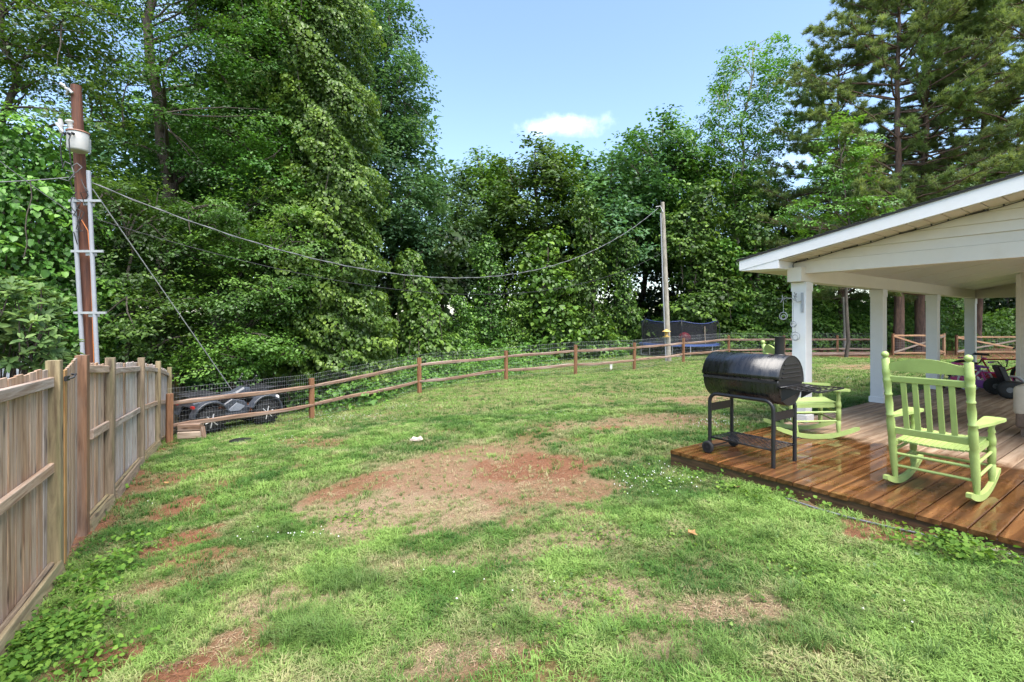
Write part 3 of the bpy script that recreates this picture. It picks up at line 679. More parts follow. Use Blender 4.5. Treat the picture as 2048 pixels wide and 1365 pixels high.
# ------------------------------------------------------------------ metal wind ornament on the first column
oc = D(2.762, -.105, 1.86)
wo = thing('hanging_ornament', 'grey metal scroll bracket with hanging rings on the nearest white column', 'ornament', D(2.765, -.155, 1.74), DA)
MB().box((-.01, 0, .12), (.012, .03, .28)).build('bracket', M['steel'], wo)
arm = MB()
arm.tube([(-.015, .0, .14), (-.05, .05, .13), (-.06, .11, .18), (-.07, .19, .19), (-.07, .25, .17)], .007, 6)
arm.tube([(-.05, .05, .13), (-.05, .09, .21), (-.05, .06, .25)], .006, 6)
for k in range(5):
    a = k * 1.25; arm.tube([(-.07, .24, .18), (-.07 + .03 * math.sin(a * 2), .24 + .05 * math.cos(a), .18 + .05 * math.sin(a)), (-.07, .24 + .075 * math.cos(a + .3), .18 + .06 * math.sin(a + .3))], .008, 5, flat=.3)
    arm.tube([(-.05, .07, .22), (-.07, .07 + .03 * math.cos(a), .22 + .05 * math.sin(a))], .008, 5, flat=.3)
arm.build('branch_arm', M['steel'], wo)
def ring(c, r, t): return [(c[0], c[1] + r * math.cos(2 * math.pi * k / 16), c[2] + r * math.sin(2 * math.pi * k / 16)) for k in range(16)]
for (y, ztop_, zz, r) in ((.23, .16, -.07, .055), (.09, .12, -.19, .04), (.065, -.23, -.36, .06)):
    ch = MB().tube([(-.07, y, ztop_), (-.07, y, zz + r)], .0035, 5); rr = MB().tube(ring((-.07, y, zz), r, 0), .006, 6, closed=True)
    rr.tube(ring((-.07, y, zz - r * .25), r * .6, 0), .005, 6, closed=True)
    o = rr.build('hanging_ring', M['steel'], wo); ch.build('chain', M['steel'], o)

# ------------------------------------------------------------------ charcoal grill
gr = thing('barrel_grill', 'black barrel charcoal grill with chimney standing on the wet deck', 'grill', D(.49, -.66, DZ), DA)
# local x = across (u), local y = along barrel (v)
gb = .25
def shell(a0, a1, r, y0, y1, th, n=22, bulge=0):
    mb = MB(); vs_ = []
    for y in (y0, y1):
        for rr in (r, r - th):
            for k in range(n + 1):
                a = a0 + (a1 - a0) * k / n; vs_.append((rr * math.cos(a), y, rr * math.sin(a)))
    q = n + 1; fs = []
    for k in range(n): fs += [(k, k+1, 2*q+k+1, 2*q+k), (q+k+1, q+k, 3*q+k, 3*q+k+1), (k+1, k, q+k, q+k+1), (2*q+k, 2*q+k+1, 3*q+k+1, 3*q+k)]
    fs += [(0, 2*q, 3*q, q), (n, q+n, 3*q+n, 2*q+n)]
    mb.add(vs_, fs, True); return mb
def grillmat():
    m, n, l, b = nmat('wet_black_barrel')
    tc = n.new('ShaderNodeTexCoord'); mp = n.new('ShaderNodeMapping'); mp.inputs['Scale'].default_value = (3, 26, 4); l.new(tc.outputs['Object'], mp.inputs['Vector'])
    f = noise(n, l, mp.outputs[0], 1.3, 6, .7); f2 = noise(n, l, tc.outputs['Object'], 60, 3, .6)
    l.new(ramp(n, l, f, [(.4, (.006, .006, .007)), (.62, (.014, .014, .016))]), b.inputs['Base Color'])
    l.new(ramp(n, l, f, [(.42, (.24,) * 3), (.58, (.38,) * 3)]), b.inputs['Roughness'])
    bump(n, l, f2, b, .12, .002); b.inputs['Specular IOR Level'].default_value = .6; return m
M['grill'] = grillmat()
hz = .845
tilt = R(-6)
lid = shell(tilt, math.pi + tilt, gb + .008, -.415, .415, .006)
lo_ = lid.build('lid', M['grill'], gr, (0, 0, hz))
bd = shell(math.pi + tilt, 2 * math.pi + tilt, gb - .006, -.405, .405, .006).build('barrel', M['grill'], gr, (0, 0, hz))
def disc(a0, a1, r, y0, y1, n=22): return MB().prism([(r * math.cos(a0 + (a1 - a0) * k / n), r * math.sin(a0 + (a1 - a0) * k / n)) for k in range(n + 1)], y0, y1, 'y')
for y in (-.411, .405):
    e = disc(tilt, math.pi + tilt, gb + .002, y, y + .006).build('end_plate', M['black'], gr, (0, 0, hz))
    s = -1 if y < 0 else 1
    if s < 0:
        for k in range(4): MB().tube([(-.19 + .015 * k, -.415, .045 + k * .042), (.19 - .015 * k, -.415, .045 + k * .042)], .007, 6).build('pressed_rib', M['black'], e)
    disc(math.pi + tilt, 2 * math.pi + tilt, gb - .010, y * .98, y * .98 + .006).build('end_plate', M['black'], gr, (0, 0, hz))
MB().prism([(-gb - .012, -.012), (-gb + .004, -.012), (-gb + .004, .012), (-gb - .012, .012)], -.40, .40, 'y').build('lid_lip', M['black'], lo_)
cx_, cy_ = .06, -.27
ch = MB().lathe((cx_, cy_, hz + gb - .05), (cx_, cy_, hz + gb + .185), [(0, .046), (.97, .046), (1, .048)], 20).build('chimney', M['black'], gr)
MB().lathe((cx_, cy_, hz + gb - .035), (cx_, cy_, hz + gb + .012), [(0, .085), (.6, .068), (1, .05)], 20).build('chimney_collar', M['black'], ch)
MB().lathe((cx_, cy_, hz + gb + .186), (cx_, cy_, hz + gb + .192), [(0, .050), (1, .050)], 20).build('damper_cap', M['black'], ch)
# tubular frame: two arched side hoops joined by plates
xl = .215; yl = .345; zt = .655
def hoop(x):
    pts = [(x, -yl, 0.0 if True else 0), (x, -yl, zt - .09)]
    for k in range(1, 7):
        a = math.pi / 2 * k / 6; pts.append((x, -yl + .09 * (1 - math.cos(a)), zt - .09 + .09 * math.sin(a)))
    for k in range(0, 7):
        a = math.pi / 2 * k / 6; pts.append((x, yl - .09 + .09 * math.sin(a), zt - .09 + .09 * math.cos(a)))
    pts += [(x, yl, .08)]
    return pts
for x in (-xl, xl): MB().tube(hoop(x), .0195, 12).build('leg_hoop', M['black'], gr)
for y in (-yl, yl): plank('side_plate', (-xl, y, .50), (xl, y, .50), .085, .012, M['black'], gr, up=(0, 1, 0), ch=.002)
rk_ = MB(); zr = .17
rk_.tube([(-xl, -yl, zr), (-xl, yl, zr), (xl, yl, zr), (xl, -yl, zr)], .009, 8, closed=True); rkb = rk_.build('rack_frame', M['black'], gr)
def expanded(x0, x1, y0, y1, z, nx, ny, r):
    mb = MB()
    for k in range(nx + ny + 1):
        for d in (1, -1):
            pts = []
            for j in range(2):
                pass
        # diagonal wires clipped to the rectangle
    W, H = x1 - x0, y1 - y0; st = W / nx
    t = -H
    while t < W:
        a = max(0, t); bnd = min(W, t + H)
        if bnd - a > .01:
            mb.tube([(x0 + a, y0 + a - t, z), (x0 + bnd, y0 + bnd - t, z)], r, 4)
            mb.tube([(x1 - a, y0 + a - t, z + .002), (x1 - bnd, y0 + bnd - t, z + .002)], r, 4)
        t += st
    return mb
expanded(-xl, xl, -yl, yl, zr, 6, 9, .0042).build('bottom_rack', M['black'], gr)
MB().tube([(-xl - .05, yl, .066), (xl + .05, yl, .066)], .008, 8).build('axle', M['black'], gr)
for x in (-xl - .035, xl + .035):
    w = MB().lathe((x - .018, yl, .066), (x + .018, yl, .066), [(0, .045), (.0, .058), (.15, .066), (.85, .066), (1, .058), (1, .045), (.8, .043), (.2, .043), (0, .045)], 24).build('wheel', M['rubber'], gr)
    sp = MB().lathe((x - .02, yl, .066), (x + .02, yl, .066), [(0, .014), (1, .014)], 12)
    for k in range(6):
        a = k * math.pi / 3; sp.tube([(x, yl, .066), (x, yl + .046 * math.cos(a), .066 + .046 * math.sin(a))], .007, 6)
    sp.build('wheel_spokes', M['steel'] if False else M['black'], w)
# end shelf: slotted grate
sh = MB(); zs_ = .80
sh.tube([(-.26, -.42, zs_), (-.26, -.78, zs_), (.24, -.78, zs_), (.24, -.42, zs_)], .009, 8, closed=True)
for k in range(1, 7): sh.tube([(-.25, -.42 - .0514 * k, zs_), (.23, -.42 - .0514 * k, zs_)], .005, 6)
for k in range(1, 4): sh.tube([(-.26 + .125 * k, -.43, zs_ - .007), (-.26 + .125 * k, -.77, zs_ - .007)], .0045, 6)
sh.build('end_shelf', M['black'], gr)
for x in (-.2, .2): MB().prism([(-.415, zs_ - .012), (-.60, zs_ - .012), (-.415, zs_ - .14)], x - .004, x + .004, 'x').build('shelf_bracket', M['black'], gr)

# ------------------------------------------------------------------ rocking chairs (local y = the way the sitter faces)
def turned(L, r0):
    p = [(0, r0 * .62), (.04, r0 * .75), (.14, r0 * 1.0), (.30, r0 * 1.05), (.335, r0 * .92), (.34, r0 * 1.0), (.46, r0 * 1.08), (.50, r0 * .84), (.505, r0 * 1.04), (.515, r0 * 1.04), (.52, r0 * .84),
         (.60, r0 * 1.02), (.66, r0 * .82), (.665, r0 * 1.02), (.675, r0 * 1.02), (.68, r0 * .82), (.74, r0 * .98), (.775, r0 * 1.1), (.79, r0 * 1.12), (.795, r0 * .95), (.83, r0 * 1.08), (.86, r0 * 1.1), (.865, r0 * .98), (.945, r0 * 1.0), (.951, r0 * .55), (.955, r0 * .52),
         (.960, r0 * .72), (.967, r0 * .90), (.976, r0 * .97), (.985, r0 * .90), (.993, r0 * .66), (.998, r0 * .36), (1.0, r0 * .1)]
    return p
def rocking_chair():
    t = bpy.data.objects.new('rocking_chair', None); COL.objects.link(t)
    g = M['green']; W = .265
    def zr(y): return (y + .04) ** 2 / 2 / .95
    ybot = -.22
    def back(z): return ybot - .25 * (z - .07) / 1.12       # rear plane leans back
    for s in (-1, 1):
        x = s * W
        ys = [-.46 + .92 * k / 18 for k in range(19)]
        top = [(y, zr(y) + .052 - (.02 if k in (0, 18) else 0)) for k, y in enumerate(ys)]; bot = [(y, zr(y)) for y in ys]
        n = 19; vs_ = []
        for xx in (x - .017, x + .017): vs_ += [(xx, y, z) for y, z in bot] + [(xx, y, z) for y, z in top]
        fs = []
        for k in range(n - 1):
            fs += [(k, k+1, n+k+1, n+k), (2*n+k+1, 2*n+k, 3*n+k, 3*n+k+1), (k+1, k, 2*n+k, 2*n+k+1), (n+k, n+k+1, 3*n+k+1, 3*n+k)]
        fs += [(0, n, 3*n, 2*n), (n-1, 3*n-1, 4*n-1, 2*n-1)]
        r = MB().add(vs_, fs).build('rocker', g, t)
        MB().lathe((x, ybot, zr(ybot) + .045), (x, back(1.19), 1.19), turned(1.15, .029), 14).build('rear_post', g, t)
        fy = .235
        MB().lathe((x, fy, zr(fy) + .045), (x, fy, .60), [(0, .017), (.1, .024), (.28, .028), (.3, .022), (.31, .028), (.55, .029), (.60, .024), (.61, .030), (.70, .029), (.80, .02), (.82, .028), (.88, .018), (.94, .026), (1, .018)], 14).build('front_leg', g, t)
        # paddle arm
        ya = back(.63) + .02
        prof = [(ya, .022), (ya + .12, .028), (ya + .28, .045), (.22, .066), (.30, .07), (.335, .058), (.35, .03)]
        vs_ = [];
        for zz in (.60, .622):
            vs_ += [(x + s * .008 - w_, y, zz + .05 * max(0, (.0 - y)) * .5) for y, w_ in prof] + [(x + s * .008 + w_, y, zz + .05 * max(0, -y) * .5) for y, w_ in prof]
        m = len(prof); fs = []
        for k in range(m - 1):
            fs += [(k, m+k, m+k+1, k+1), (2*m+k, 2*m+k+1, 3*m+k+1, 3*m+k), (k, k+1, 2*m+k+1, 2*m+k), (m+k+1, m+k, 3*m+k, 3*m+k+1)]
        fs += [(0, 2*m, 3*m, m), (m-1, 2*m-1, 4*m-1, 3*m-1)]
        MB().add(vs_, fs).build('arm', g, t)
        for zz in (.20, .31):
            MB().tube([(x, back(zz), zz), (x, fy, zz + .03)], .0125, 8).build('side_stretcher', g, t)
        MB().prism([(back(.40) + .0, .365), (fy + .02, .395), (fy + .02, .435), (back(.40), .405)], x - s * .022 - .011, x - s * .022 + .011, 'x').build('seat_rail', g, t)
    for yy, zz, zz2 in ((back(.18), .18, 0), (back(.29), .29, 0), (.235, .22, 0), (.235, .335, 0)):
        MB().tube([(-W, yy, zz), (W, yy, zz)], .0125, 8).build('cross_stretcher', g, t)
    plank('front_rail', (-W, .25, .415), (W, .25, .415), .05, .022, g, t, up=(0, 1, 0))
    # seat slats run front to back
    ns = 13
    for k in range(ns):
        x = -W + .045 + (2 * W - .09) * k / (ns - 1)
        sag = .012 * (1 - (2 * k / (ns - 1) - 1) ** 2)
        plank('seat_slat', (x, back(.42) + .03, .408 - sag), (x, .275, .445 - sag), .034, .014, g, t)
    # back: crest rail (arched), upper rail, lower rail and five slats
    def on(z, dy=0): return back(z) + dy
    n = 12; vs_ = []
    for dy in (-.011, .011):
        for k in range(n + 1):
            x = -W + .02 + (2 * W - .04) * k / n; zt_ = 1.085 + .055 * math.sin(math.pi * k / n); vs_.append((x, on(zt_, dy) - .015 * math.sin(math.pi * k / n), zt_))
        for k in range(n + 1):
            x = -W + .02 + (2 * W - .04) * k / n; vs_.append((x, on(1.025, dy) - .015 * math.sin(math.pi * k / n), 1.025))
    q = n + 1; fs = []
    for k in range(n): fs += [(k, k+1, q+k+1, q+k), (2*q+k+1, 2*q+k, 3*q+k, 3*q+k+1), (k, 2*q+k, 2*q+k+1, k+1), (q+k+1, 3*q+k+1, 3*q+k, q+k)]
    fs += [(0, q, 3*q, 2*q), (n, 2*q+n, 3*q+n, q+n)]
    MB().add(vs_, fs).build('crest_rail', g, t)
    lean = Vector((0, 1, .223))
    plank('back_rail', (-W, on(.955), .955), (W, on(.955), .955), .055, .02, g, t, up=lean)
    plank('back_rail', (-W, on(.50), .50), (W, on(.50), .50), .062, .02, g, t, up=lean)
    for k in range(5):
        x = -.155 + .0775 * k; plank('back_slat', (x, on(.52) + .002, .52), (x, on(.94) + .002, .94), .040, .013, g, t, up=lean)
    return t
chair = rocking_chair()
chair.location = D(.90, -2.13, DZ); chair.rotation_euler = (0, 0, DA - R(90))
tag(chair, 'lime green slatted rocking chair seen from behind, nearest on the deck', 'rocking chair', 'green porch rocking chairs')
ch2 = copy_tree(chair); ch2.location = (3.80, 6.17, DZ); ch2.rotation_euler = (0, 0, R(-12) - R(90))
tag(ch2, 'lime green rocking chair half hidden behind the black grill', 'rocking chair', 'green porch rocking chairs')
# ------------------------------------------------------------------ privacy fence on the left
def FP(s, t=0.0, z=0.0): q = F0 + FD * s + FN * t; return Vector((q.x, q.y, z))
fence = thing('privacy_fence', 'weathered tall board privacy fence running back along the left side', 'fence', FP(0, 0, g1(F0.x, F0.y)))
fo = Vector(fence.location)
POST = [(-5.1, 1.42), (-2.60, 1.31), (-.06, 1.266), (.84, 1.25), (2.19, 1.14), (4.74, .97), (7.18, .734), (9.62, .40), (12.06, .035), (14.5, -.3)]
FN3 = Vector((FN.x, FN.y, 0)); FD3 = Vector((FD.x, FD.y, 0))
for k, (s, zt) in enumerate(POST):
    gzz = g1(*FP(s).xy)
    mt = M['post_brown'] if k == 3 else M['fence_post']
    w = .125 if k == 3 else .095
    tw = 0
    plank('post', FP(s, .0, gzz - .3) - fo, FP(s, random.uniform(-.015, .015), zt) - fo, w, .095, mt, fence, up=FN3)
def fence_section(s0, z0, s1, z1, mat, skip=False, brown=.2, bow=0.0, rails=(.07, .92, 1.62), boards=True, rail_out=True):
    L = s1 - s0; n = max(2, int(L / .146)); w = L / n
    for k in range(n):
        s = s0 + (k + .5) * w; f = (s - s0) / L
        zt = z0 + (z1 - z0) * f - .075 + random.uniform(-.012, .012); zb = g1(*FP(s).xy) + .03 + random.uniform(-.02, .02)
        t = -.048 - bow * math.sin(math.pi * f) + random.uniform(-.004, .004)
        m = mat if random.random() > brown else (M['fence_grey'] if mat is M['fence_brown'] else M['fence_brown'])
        plank('board', FP(s, t, zb) - fo, FP(s + random.uniform(-.004, .004), t + random.uniform(-.008, .008), zt) - fo, w - random.uniform(.005, .014), .017, m, fence, up=FN3, ch=.003)
    for hr in rails:
        a = FP(s0 + .045, -.014, z0 - 1.8 + hr); b = FP(s1 - .045, -.014, z1 - 1.8 + hr)
        plank('rail', a - fo, b - fo, .085, .038, M['fence_grey'] if hr > .1 else M['fence_post'], fence, up=FN3)
fence_section(-5.1, 1.42, -2.60, 1.33, M['fence_brown'], brown=.25, rails=(.07, .90, 1.62))
fence_section(-2.60, 1.33, -.06, 1.266, M['fence_brown'], brown=.25, rails=(.07, .90, 1.62))
fence_section(.84, 1.25, 2.19, 1.14, M['fence_brown'], brown=.3, rails=(.07, 1.66))
plank('rail', FP(1.30, -.014, .36) - fo, FP(2.14, -.014, .31) - fo, .10, .038, M['fence_grey'], fence, up=FN3)
for (a, b), br in zip(zip(POST[4:-1], POST[5:]), (.12, .1, .15, .2, .2)): fence_section(a[0], a[1], b[0], b[1], M['fence_white'], brown=br, bow=.02)
for (s0, s1) in ((-2.5, -.1), (.9, 2.1), (2.3, 4.65), (4.85, 7.1)):                 # kick boards laid along the foot of the fence
    a = FP(s0, .05, g1(*FP(s0).xy) + .05); b = FP(s1, .05, g1(*FP(s1).xy) + .05); plank('kick_board', a - fo, b - fo, .13, .035, M['fence_post'], fence, up=FN3 + Vector((0, 0, .25)))
# narrow gate leaf between the two nearest posts, standing slightly ajar
gate = thing('fence_gate', 'narrow pale board gate beside the nearest fence post', 'gate', FP(.0, 0, g1(*FP(0.4).xy)))
go_ = Vector(gate.location)
for k in range(6):
    s = .06 + .128 * k; t = .035 - .012 * k
    plank('board', FP(s, t, go_.z + .06) - go_, FP(s, t, 1.17 + .012 * k) - go_, .122, .018, M['fence_orange'] if k == 0 else M['fence_grey'] if k % 2 else M['fence_brown'], gate, up=FN3 + FD3 * .1, ch=.003)
plank('rail', FP(.0, -.005, go_.z + .3) - go_, FP(.74, -.05, go_.z + .3) - go_, .085, .035, M['fence_grey'], gate, up=FN3)
plank('rail', FP(.0, -.005, go_.z + 1.5) - go_, FP(.74, -.05, go_.z + 1.5) - go_, .085, .035, M['fence_grey'], gate, up=FN3)
lt = MB().box((0, 0, 0), (.10, .02, .04)).build('latch', M['cable_black'], gate, FP(.02, .058, 1.10) - go_, (0, 0, math.atan2(FD.y, FD.x)))
MB().tube([(-.03, -.02, 0), (-.03, -.05, .01), (.04, -.05, .03), (.05, -.02, .03)], .009, 6).build('latch_handle', M['cable_black'], lt)

# ------------------------------------------------------------------ split rail fence with welded wire
SP = [(-7.55,10.6),(-5.55,13.35),(-3.06,15.95),(-.22,17.6),(2.45,18.6),(5.15,20.3),(7.9,22.2),(10.9,24.2),(13.9,24.6),(16.9,25.0),(19.45,25.2)]
STOP = [788,757,716,702,690,686,677,671,671,671,671]
srf = thing('split_rail_fence', 'brown two-rail wooden fence backed with wire mesh across the lawn', 'fence', (*SP[0], g1(*SP[0])))
so = Vector(srf.location)
def post_split(name, p, zb, zt, w, mat, parent, o):
    mb = MB(); n = 6; x = random.uniform(-.02, .02); ang = math.atan2(.8, .6) + random.uniform(-.1, .1)
    vs_ = []
    for k in range(n):
        f = k / (n - 1); z = zb + (zt - zb) * f; ww = w * (1 - .08 * f) / 2
        for (a, b) in ((-1, -.8), (1, -.8), (1, .8), (-1, .8)):
            vs_.append(Vector((a * ww + random.uniform(-.006, .006), b * ww + random.uniform(-.006, .006), z)))
    vs_[-4].z -= .02; vs_[-1].z -= .012
    fs = [(4*k+j, 4*k+(j+1) % 4, 4*k+4+(j+1) % 4, 4*k+4+j) for k in range(n - 1) for j in range(4)] + [(3, 2, 1, 0), tuple(4 * n - 4 + j for j in range(4))]
    rot = Matrix.Rotation(ang, 3, 'Z')
    mb.add([rot @ v for v in vs_], fs)
    # grain runs along local z here, so turn the mesh: local x is up
    ob = mb.build(name, mat, parent, Vector((p[0], p[1], 0)) - Vector((o.x, o.y, o.z)))
    return ob
def rail_split(name, a, b, h, t, mat, parent, o, seed, sag=.03):
    r = random.Random(seed); a = Vector(a); b = Vector(b); x = (b - a); L = x.length; x.normalize(); z = (Vector((0, 0, 1)) - x * x.z).normalized(); y = z.cross(x)
    n = 9; vs_ = []; a1, a2, p1 = r.uniform(-1, 1) * .02, r.uniform(-1, 1) * .02, r.uniform(0, 6)
    for k in range(n):
        f = k / (n - 1); en = .62 + .38 * min(1, min(f, 1 - f) * 9)
        oy = a1 * math.sin(math.pi * f + p1) + r.uniform(-.004, .004); oz = a2 * math.sin(2 * math.pi * f) - sag * math.sin(math.pi * f) * r.uniform(.5, 1) + r.uniform(-.004, .004)
        hh, tt = h * en * r.uniform(.9, 1.08) / 2, t * en / 2
        for (q, w) in ((-tt, -hh * .7), (-tt * .3, -hh), (tt, -hh * .6), (tt * .9, hh * .8), (0, hh), (-tt, hh * .6)): vs_.append((-L / 2 + L * f, q + oy, w + oz))
    fs = [(6*k+j, 6*k+(j+1) % 6, 6*k+6+(j+1) % 6, 6*k+6+j) for k in range(n - 1) for j in range(6)] + [tuple(range(5, -1, -1)), tuple(6 * n - 6 + j for j in range(6))]
    mb = MB().add(vs_, fs)
    ob = mb.build(name, mat, parent, (a + b) / 2 - o, Matrix((x, y, z)).transposed().to_euler()); return ob
def mesh_wire(a, b, za0, za1, zb0, zb1, o, dx=.052, dz=.10, r=.0021):
    a = Vector((*a, 0)); b = Vector((*b, 0)); L = (b - a).length; n = int(L / dx); mb = MB(); d = (b - a).normalized(); nn = Vector((d.y, -d.x, 0)) * r
    def bar(p, q):
        t = (q - p).normalized(); s = t.cross(Vector((d.y, -d.x, 0))).normalized() * r
        mb.add([p - s - nn * .5, p + s - nn * .5, p + nn, q - s - nn * .5, q + s - nn * .5, q + nn], [(0, 1, 4, 3), (1, 2, 5, 4), (2, 0, 3, 5)])
    for k in range(n + 1):
        f = k / n; p = a.lerp(b, f); bar(Vector((p.x, p.y, za0 + (zb0 - za0) * f)) - o, Vector((p.x, p.y, za1 + (zb1 - za1) * f)) - o)
    m = int((za1 - za0) / dz)
    for k in range(m + 1):
        f = k / m; bar(Vector((a.x, a.y, za0 + (za1 - za0) * f)) - o, Vector((b.x, b.y, zb0 + (zb1 - zb0) * f)) - o)
    return mb
tops = []
for k, (p, ty) in enumerate(zip(SP, STOP)):
    zt = EYE + (CY - ty) / F * p[1]; zb = g1(*p); tops.append((zb, zt))
    plank('post', Vector((p[0], p[1], zb - .25)) - so, Vector((p[0] + random.uniform(-.02, .02), p[1], zt)) - so, .125, .10, M['rail_post'], srf, up=Vector((.8, -.6, 0)), ch=.012)
for k in range(len(SP) - 1):
    a, b = SP[k], SP[k + 1]; d = Vector((b[0] - a[0], b[1] - a[1], 0)).normalized(); pn = Vector((d.y, -d.x, 0))
    for j, fr in enumerate((.80, .34)):
        pa = Vector((a[0], a[1], tops[k][0] + (tops[k][1] - tops[k][0]) * fr)) + d * -.03; pb = Vector((b[0], b[1], tops[k+1][0] + (tops[k+1][1] - tops[k+1][0]) * fr)) + d * .03
        rail_split('rail', pa + pn * (.02 * (-1) ** k), pb + pn * (.02 * (-1) ** k), .105, .085, M['rail'], srf, so, k * 7 + j, .035 if j else .012)
    off = -pn * .10; hh = .13
    w = mesh_wire(Vector(a) + off.xy, Vector(b) + off.xy, tops[k][0], tops[k][1] + hh - .03, tops[k+1][0], tops[k+1][1] + hh - .03, so, .06 if k < 3 else .09, .10 if k < 3 else .14, .0013 if k < 3 else .0021).build('wire_mesh', M['steel'], srf)
    w['kind'] = 'stuff'
# timbers stacked at the foot of the corner post
tb = thing('landscape_timbers', 'two short stacked timbers at the foot of the corner rail post', 'timber', (-7.12, 10.75, g1(-7.1, 10.75)))
d = Vector((.85, .05, 0)).normalized()
for k, (m, ln) in enumerate(((M['timber_pale'], .50), (M['rail'], .48))):
    plank('timber', Vector((-.30, 0, .08 + .165 * k)), Vector((-.30 + ln, .03 * k, .10 + .165 * k)), .16, .16, m, tb, ch=.02)
st = plank('wooden_stake', Vector((-6.86, 10.75, g1(-6.86, 10.75) - .1)), Vector((-6.92, 10.77, g1(-6.86, 10.75) + .24)), .09, .04, M['rail'], None)
tag(st, 'short leaning wooden stake beside the stacked timbers', 'stake')

# garden gates at the far end of the fence
def x_gate(name, label, x0, x1, y, z0, z1):
    g = thing(name, label, 'gate', ((x0 + x1) / 2, y, z0)); w = (x1 - x0) / 2; h = z1 - z0; m = M['gate_wood']
    for x in (-w, w): plank('gate_post', (x, 0, -.2), (x, 0, h + .06), .10, .10, M['rail_post'] if x < 0 else m, g, up=(0, 1, 0))
    plank('frame_rail', (-w, -.02, h - .05), (w, -.02, h - .05), .085, .04, m, g, up=(0, 1, 0)); plank('frame_rail', (-w, -.02, .10), (w, -.02, .10), .085, .04, m, g, up=(0, 1, 0))
    plank('brace', (-w, -.045, .12), (w, -.045, h - .08), .085, .035, M['timber_pale'], g, up=(0, 1, 0)); plank('brace', (-w, -.06, h - .08), (w, -.06, .12), .085, .03, m, g, up=(0, 1, 0))
    mw = mesh_wire((-w, .03), (w, .03), .1, h - .03, .1, h - .03, Vector((0, 0, 0)), .09, .12, .003).build('wire_mesh', M['steel'], g); mw['kind'] = 'stuff'
    return g
gy_ = 25.2
x_gate('braced_gate', 'cross-braced wooden wire gate seen left of the third column', (1786 - CX) / F * gy_, (1888 - CX) / F * gy_, gy_, g1(21, gy_) + .03, .88)
x_gate('braced_gate', 'cross-braced wooden wire gate seen behind the parked bicycles', (1913 - CX) / F * gy_, (2062 - CX) / F * gy_, gy_, g1(25, gy_) + .03, .80)
tb2 = plank('landscape_timber', (11.2, 24.1, -.08), (19.2, 24.9, -.08), .2, .16, M['rail'], None); tag(tb2, 'long timber edging the red bank under the far rail fence', 'timber')
dp = MB().tube([(18.1, 26.2, -.4), (18.15, 26.2, 1.2), (18.1, 26.25, 2.9)], [.11, .10, .08], 10).build('wooden_post', M['pole_grey'], None); tag(dp, 'bare grey wooden post standing behind the far rail fence', 'post')

# ------------------------------------------------------------------ utility pole with transformer (left)
PB = Vector((-8.24, 9.5, g1(-8.24, 9.5))); PT = P(152, 172, 9.5)
up1 = thing('utility_pole', 'reddish wooden utility pole with conduits rising behind the privacy fence', 'utility pole', PB)
def on_pole(z): f = (z - PB.z) / (PT.z - PB.z); return PB.lerp(PT, f)
def lp(v): return Vector(v) - PB
shaft = MB().tube([lp(PB - Vector((0, 0, .4))), lp(on_pole(1.5)), lp(on_pole(4)), lp(PT)], [.118, .11, .098, .085], 16)
# wood grain runs along the shaft: turn the mesh upright from local x
pole = shaft.build('shaft', None, up1)
m_, n_, l_, b_ = nmat('pole_wood'); tc_ = n_.new('ShaderNodeTexCoord'); mp_ = n_.new('ShaderNodeMapping'); mp_.inputs['Scale'].default_value = (14, 14, .8); l_.new(tc_.outputs['Object'], mp_.inputs[0])
f_ = noise(n_, l_, mp_.outputs[0], 1.6, 8, .7); l_.new(ramp(n_, l_, f_, [(.3, (.040, .013, .008)), (.55, (.105, .036, .018)), (.75, (.25, .095, .043))]), b_.inputs['Base Color']); b_.inputs['Roughness'].default_value = .75; bump(n_, l_, f_, b_, .5, .01)
M['pole_wood'] = m_; pole.data.materials.append(m_)
MB().tube([lp(PT + Vector((-.10, -.09, -.22))), lp(PT + Vector((-.02, -.13, -.13))), lp(PT + Vector((.04, -.12, -.2)))], .028, 8).build('top_pin', M['steel'], up1)
MB().lathe(lp(PT + Vector((-.05, -.12, -.14))), lp(PT + Vector((-.16, -.16, -.02))), [(0, .015), (.2, .035), (.4, .02), (.6, .04), (1, .02)], 12).build('insulator', M['porcelain'], up1)
MB().box(lp(on_pole(5.05) + Vector((-.02, -.125, 0))), (.075, .03, .16)).build('name_plate', M['porcelain'], up1)
MB().lathe(lp(on_pole(5.35) + Vector((-.27, -.06, -.08))), lp(on_pole(5.35) + Vector((-.30, -.06, .20))), [(0, .02), (.2, .04), (.5, .04), (.7, .05), (1, .035)], 12).build('cutout', M['porcelain'], up1)
MB().tube([lp(on_pole(5.4)), lp(on_pole(5.4) + Vector((-.27, -.06, .03)))], .018, 6).build('cutout_bracket', M['steel'], up1)
# transformer
tp = P(156, 285, 9.22); tr = thing('transformer', 'pale grey cylindrical transformer bolted to the reddish utility pole', 'transformer', tp); tr.scale = (.88, .88, .88)
MB().lathe((0, 0, -.20), (0, 0, .20), [(0, .165), (.03, .185), (.1, .19), (.95, .19), (1, .18)], 24).build('tank', M['can'], tr)
MB().lathe((0, 0, .20), (0, 0, .26), [(0, .205), (.3, .205), (.6, .16), (1, .05)], 24).build('tank_lid', paint('rusty_lid', (.26, .12, .08), .6, .25), tr)
MB().lathe((-.12, -.03, .25), (-.15, -.05, .47), [(0, .04), (.15, .05), (.3, .035), (.45, .055), (.6, .04), (.75, .075), (.9, .075), (1, .03)], 14).build('bushing', M['porcelain'], tr)
MB().lathe((-.22, -.10, .16), (-.33, -.16, .36), [(0, .02), (.3, .035), (.5, .02), (.8, .035), (1, .015)], 12).build('lightning_arrester', M['porcelain'], tr)
for x in (-.09, .0, .09): MB().lathe((x, -.20, .10), (x, -.25, .11), [(0, .03), (1, .022)], 10).build('terminal', M['cable_black'], tr)
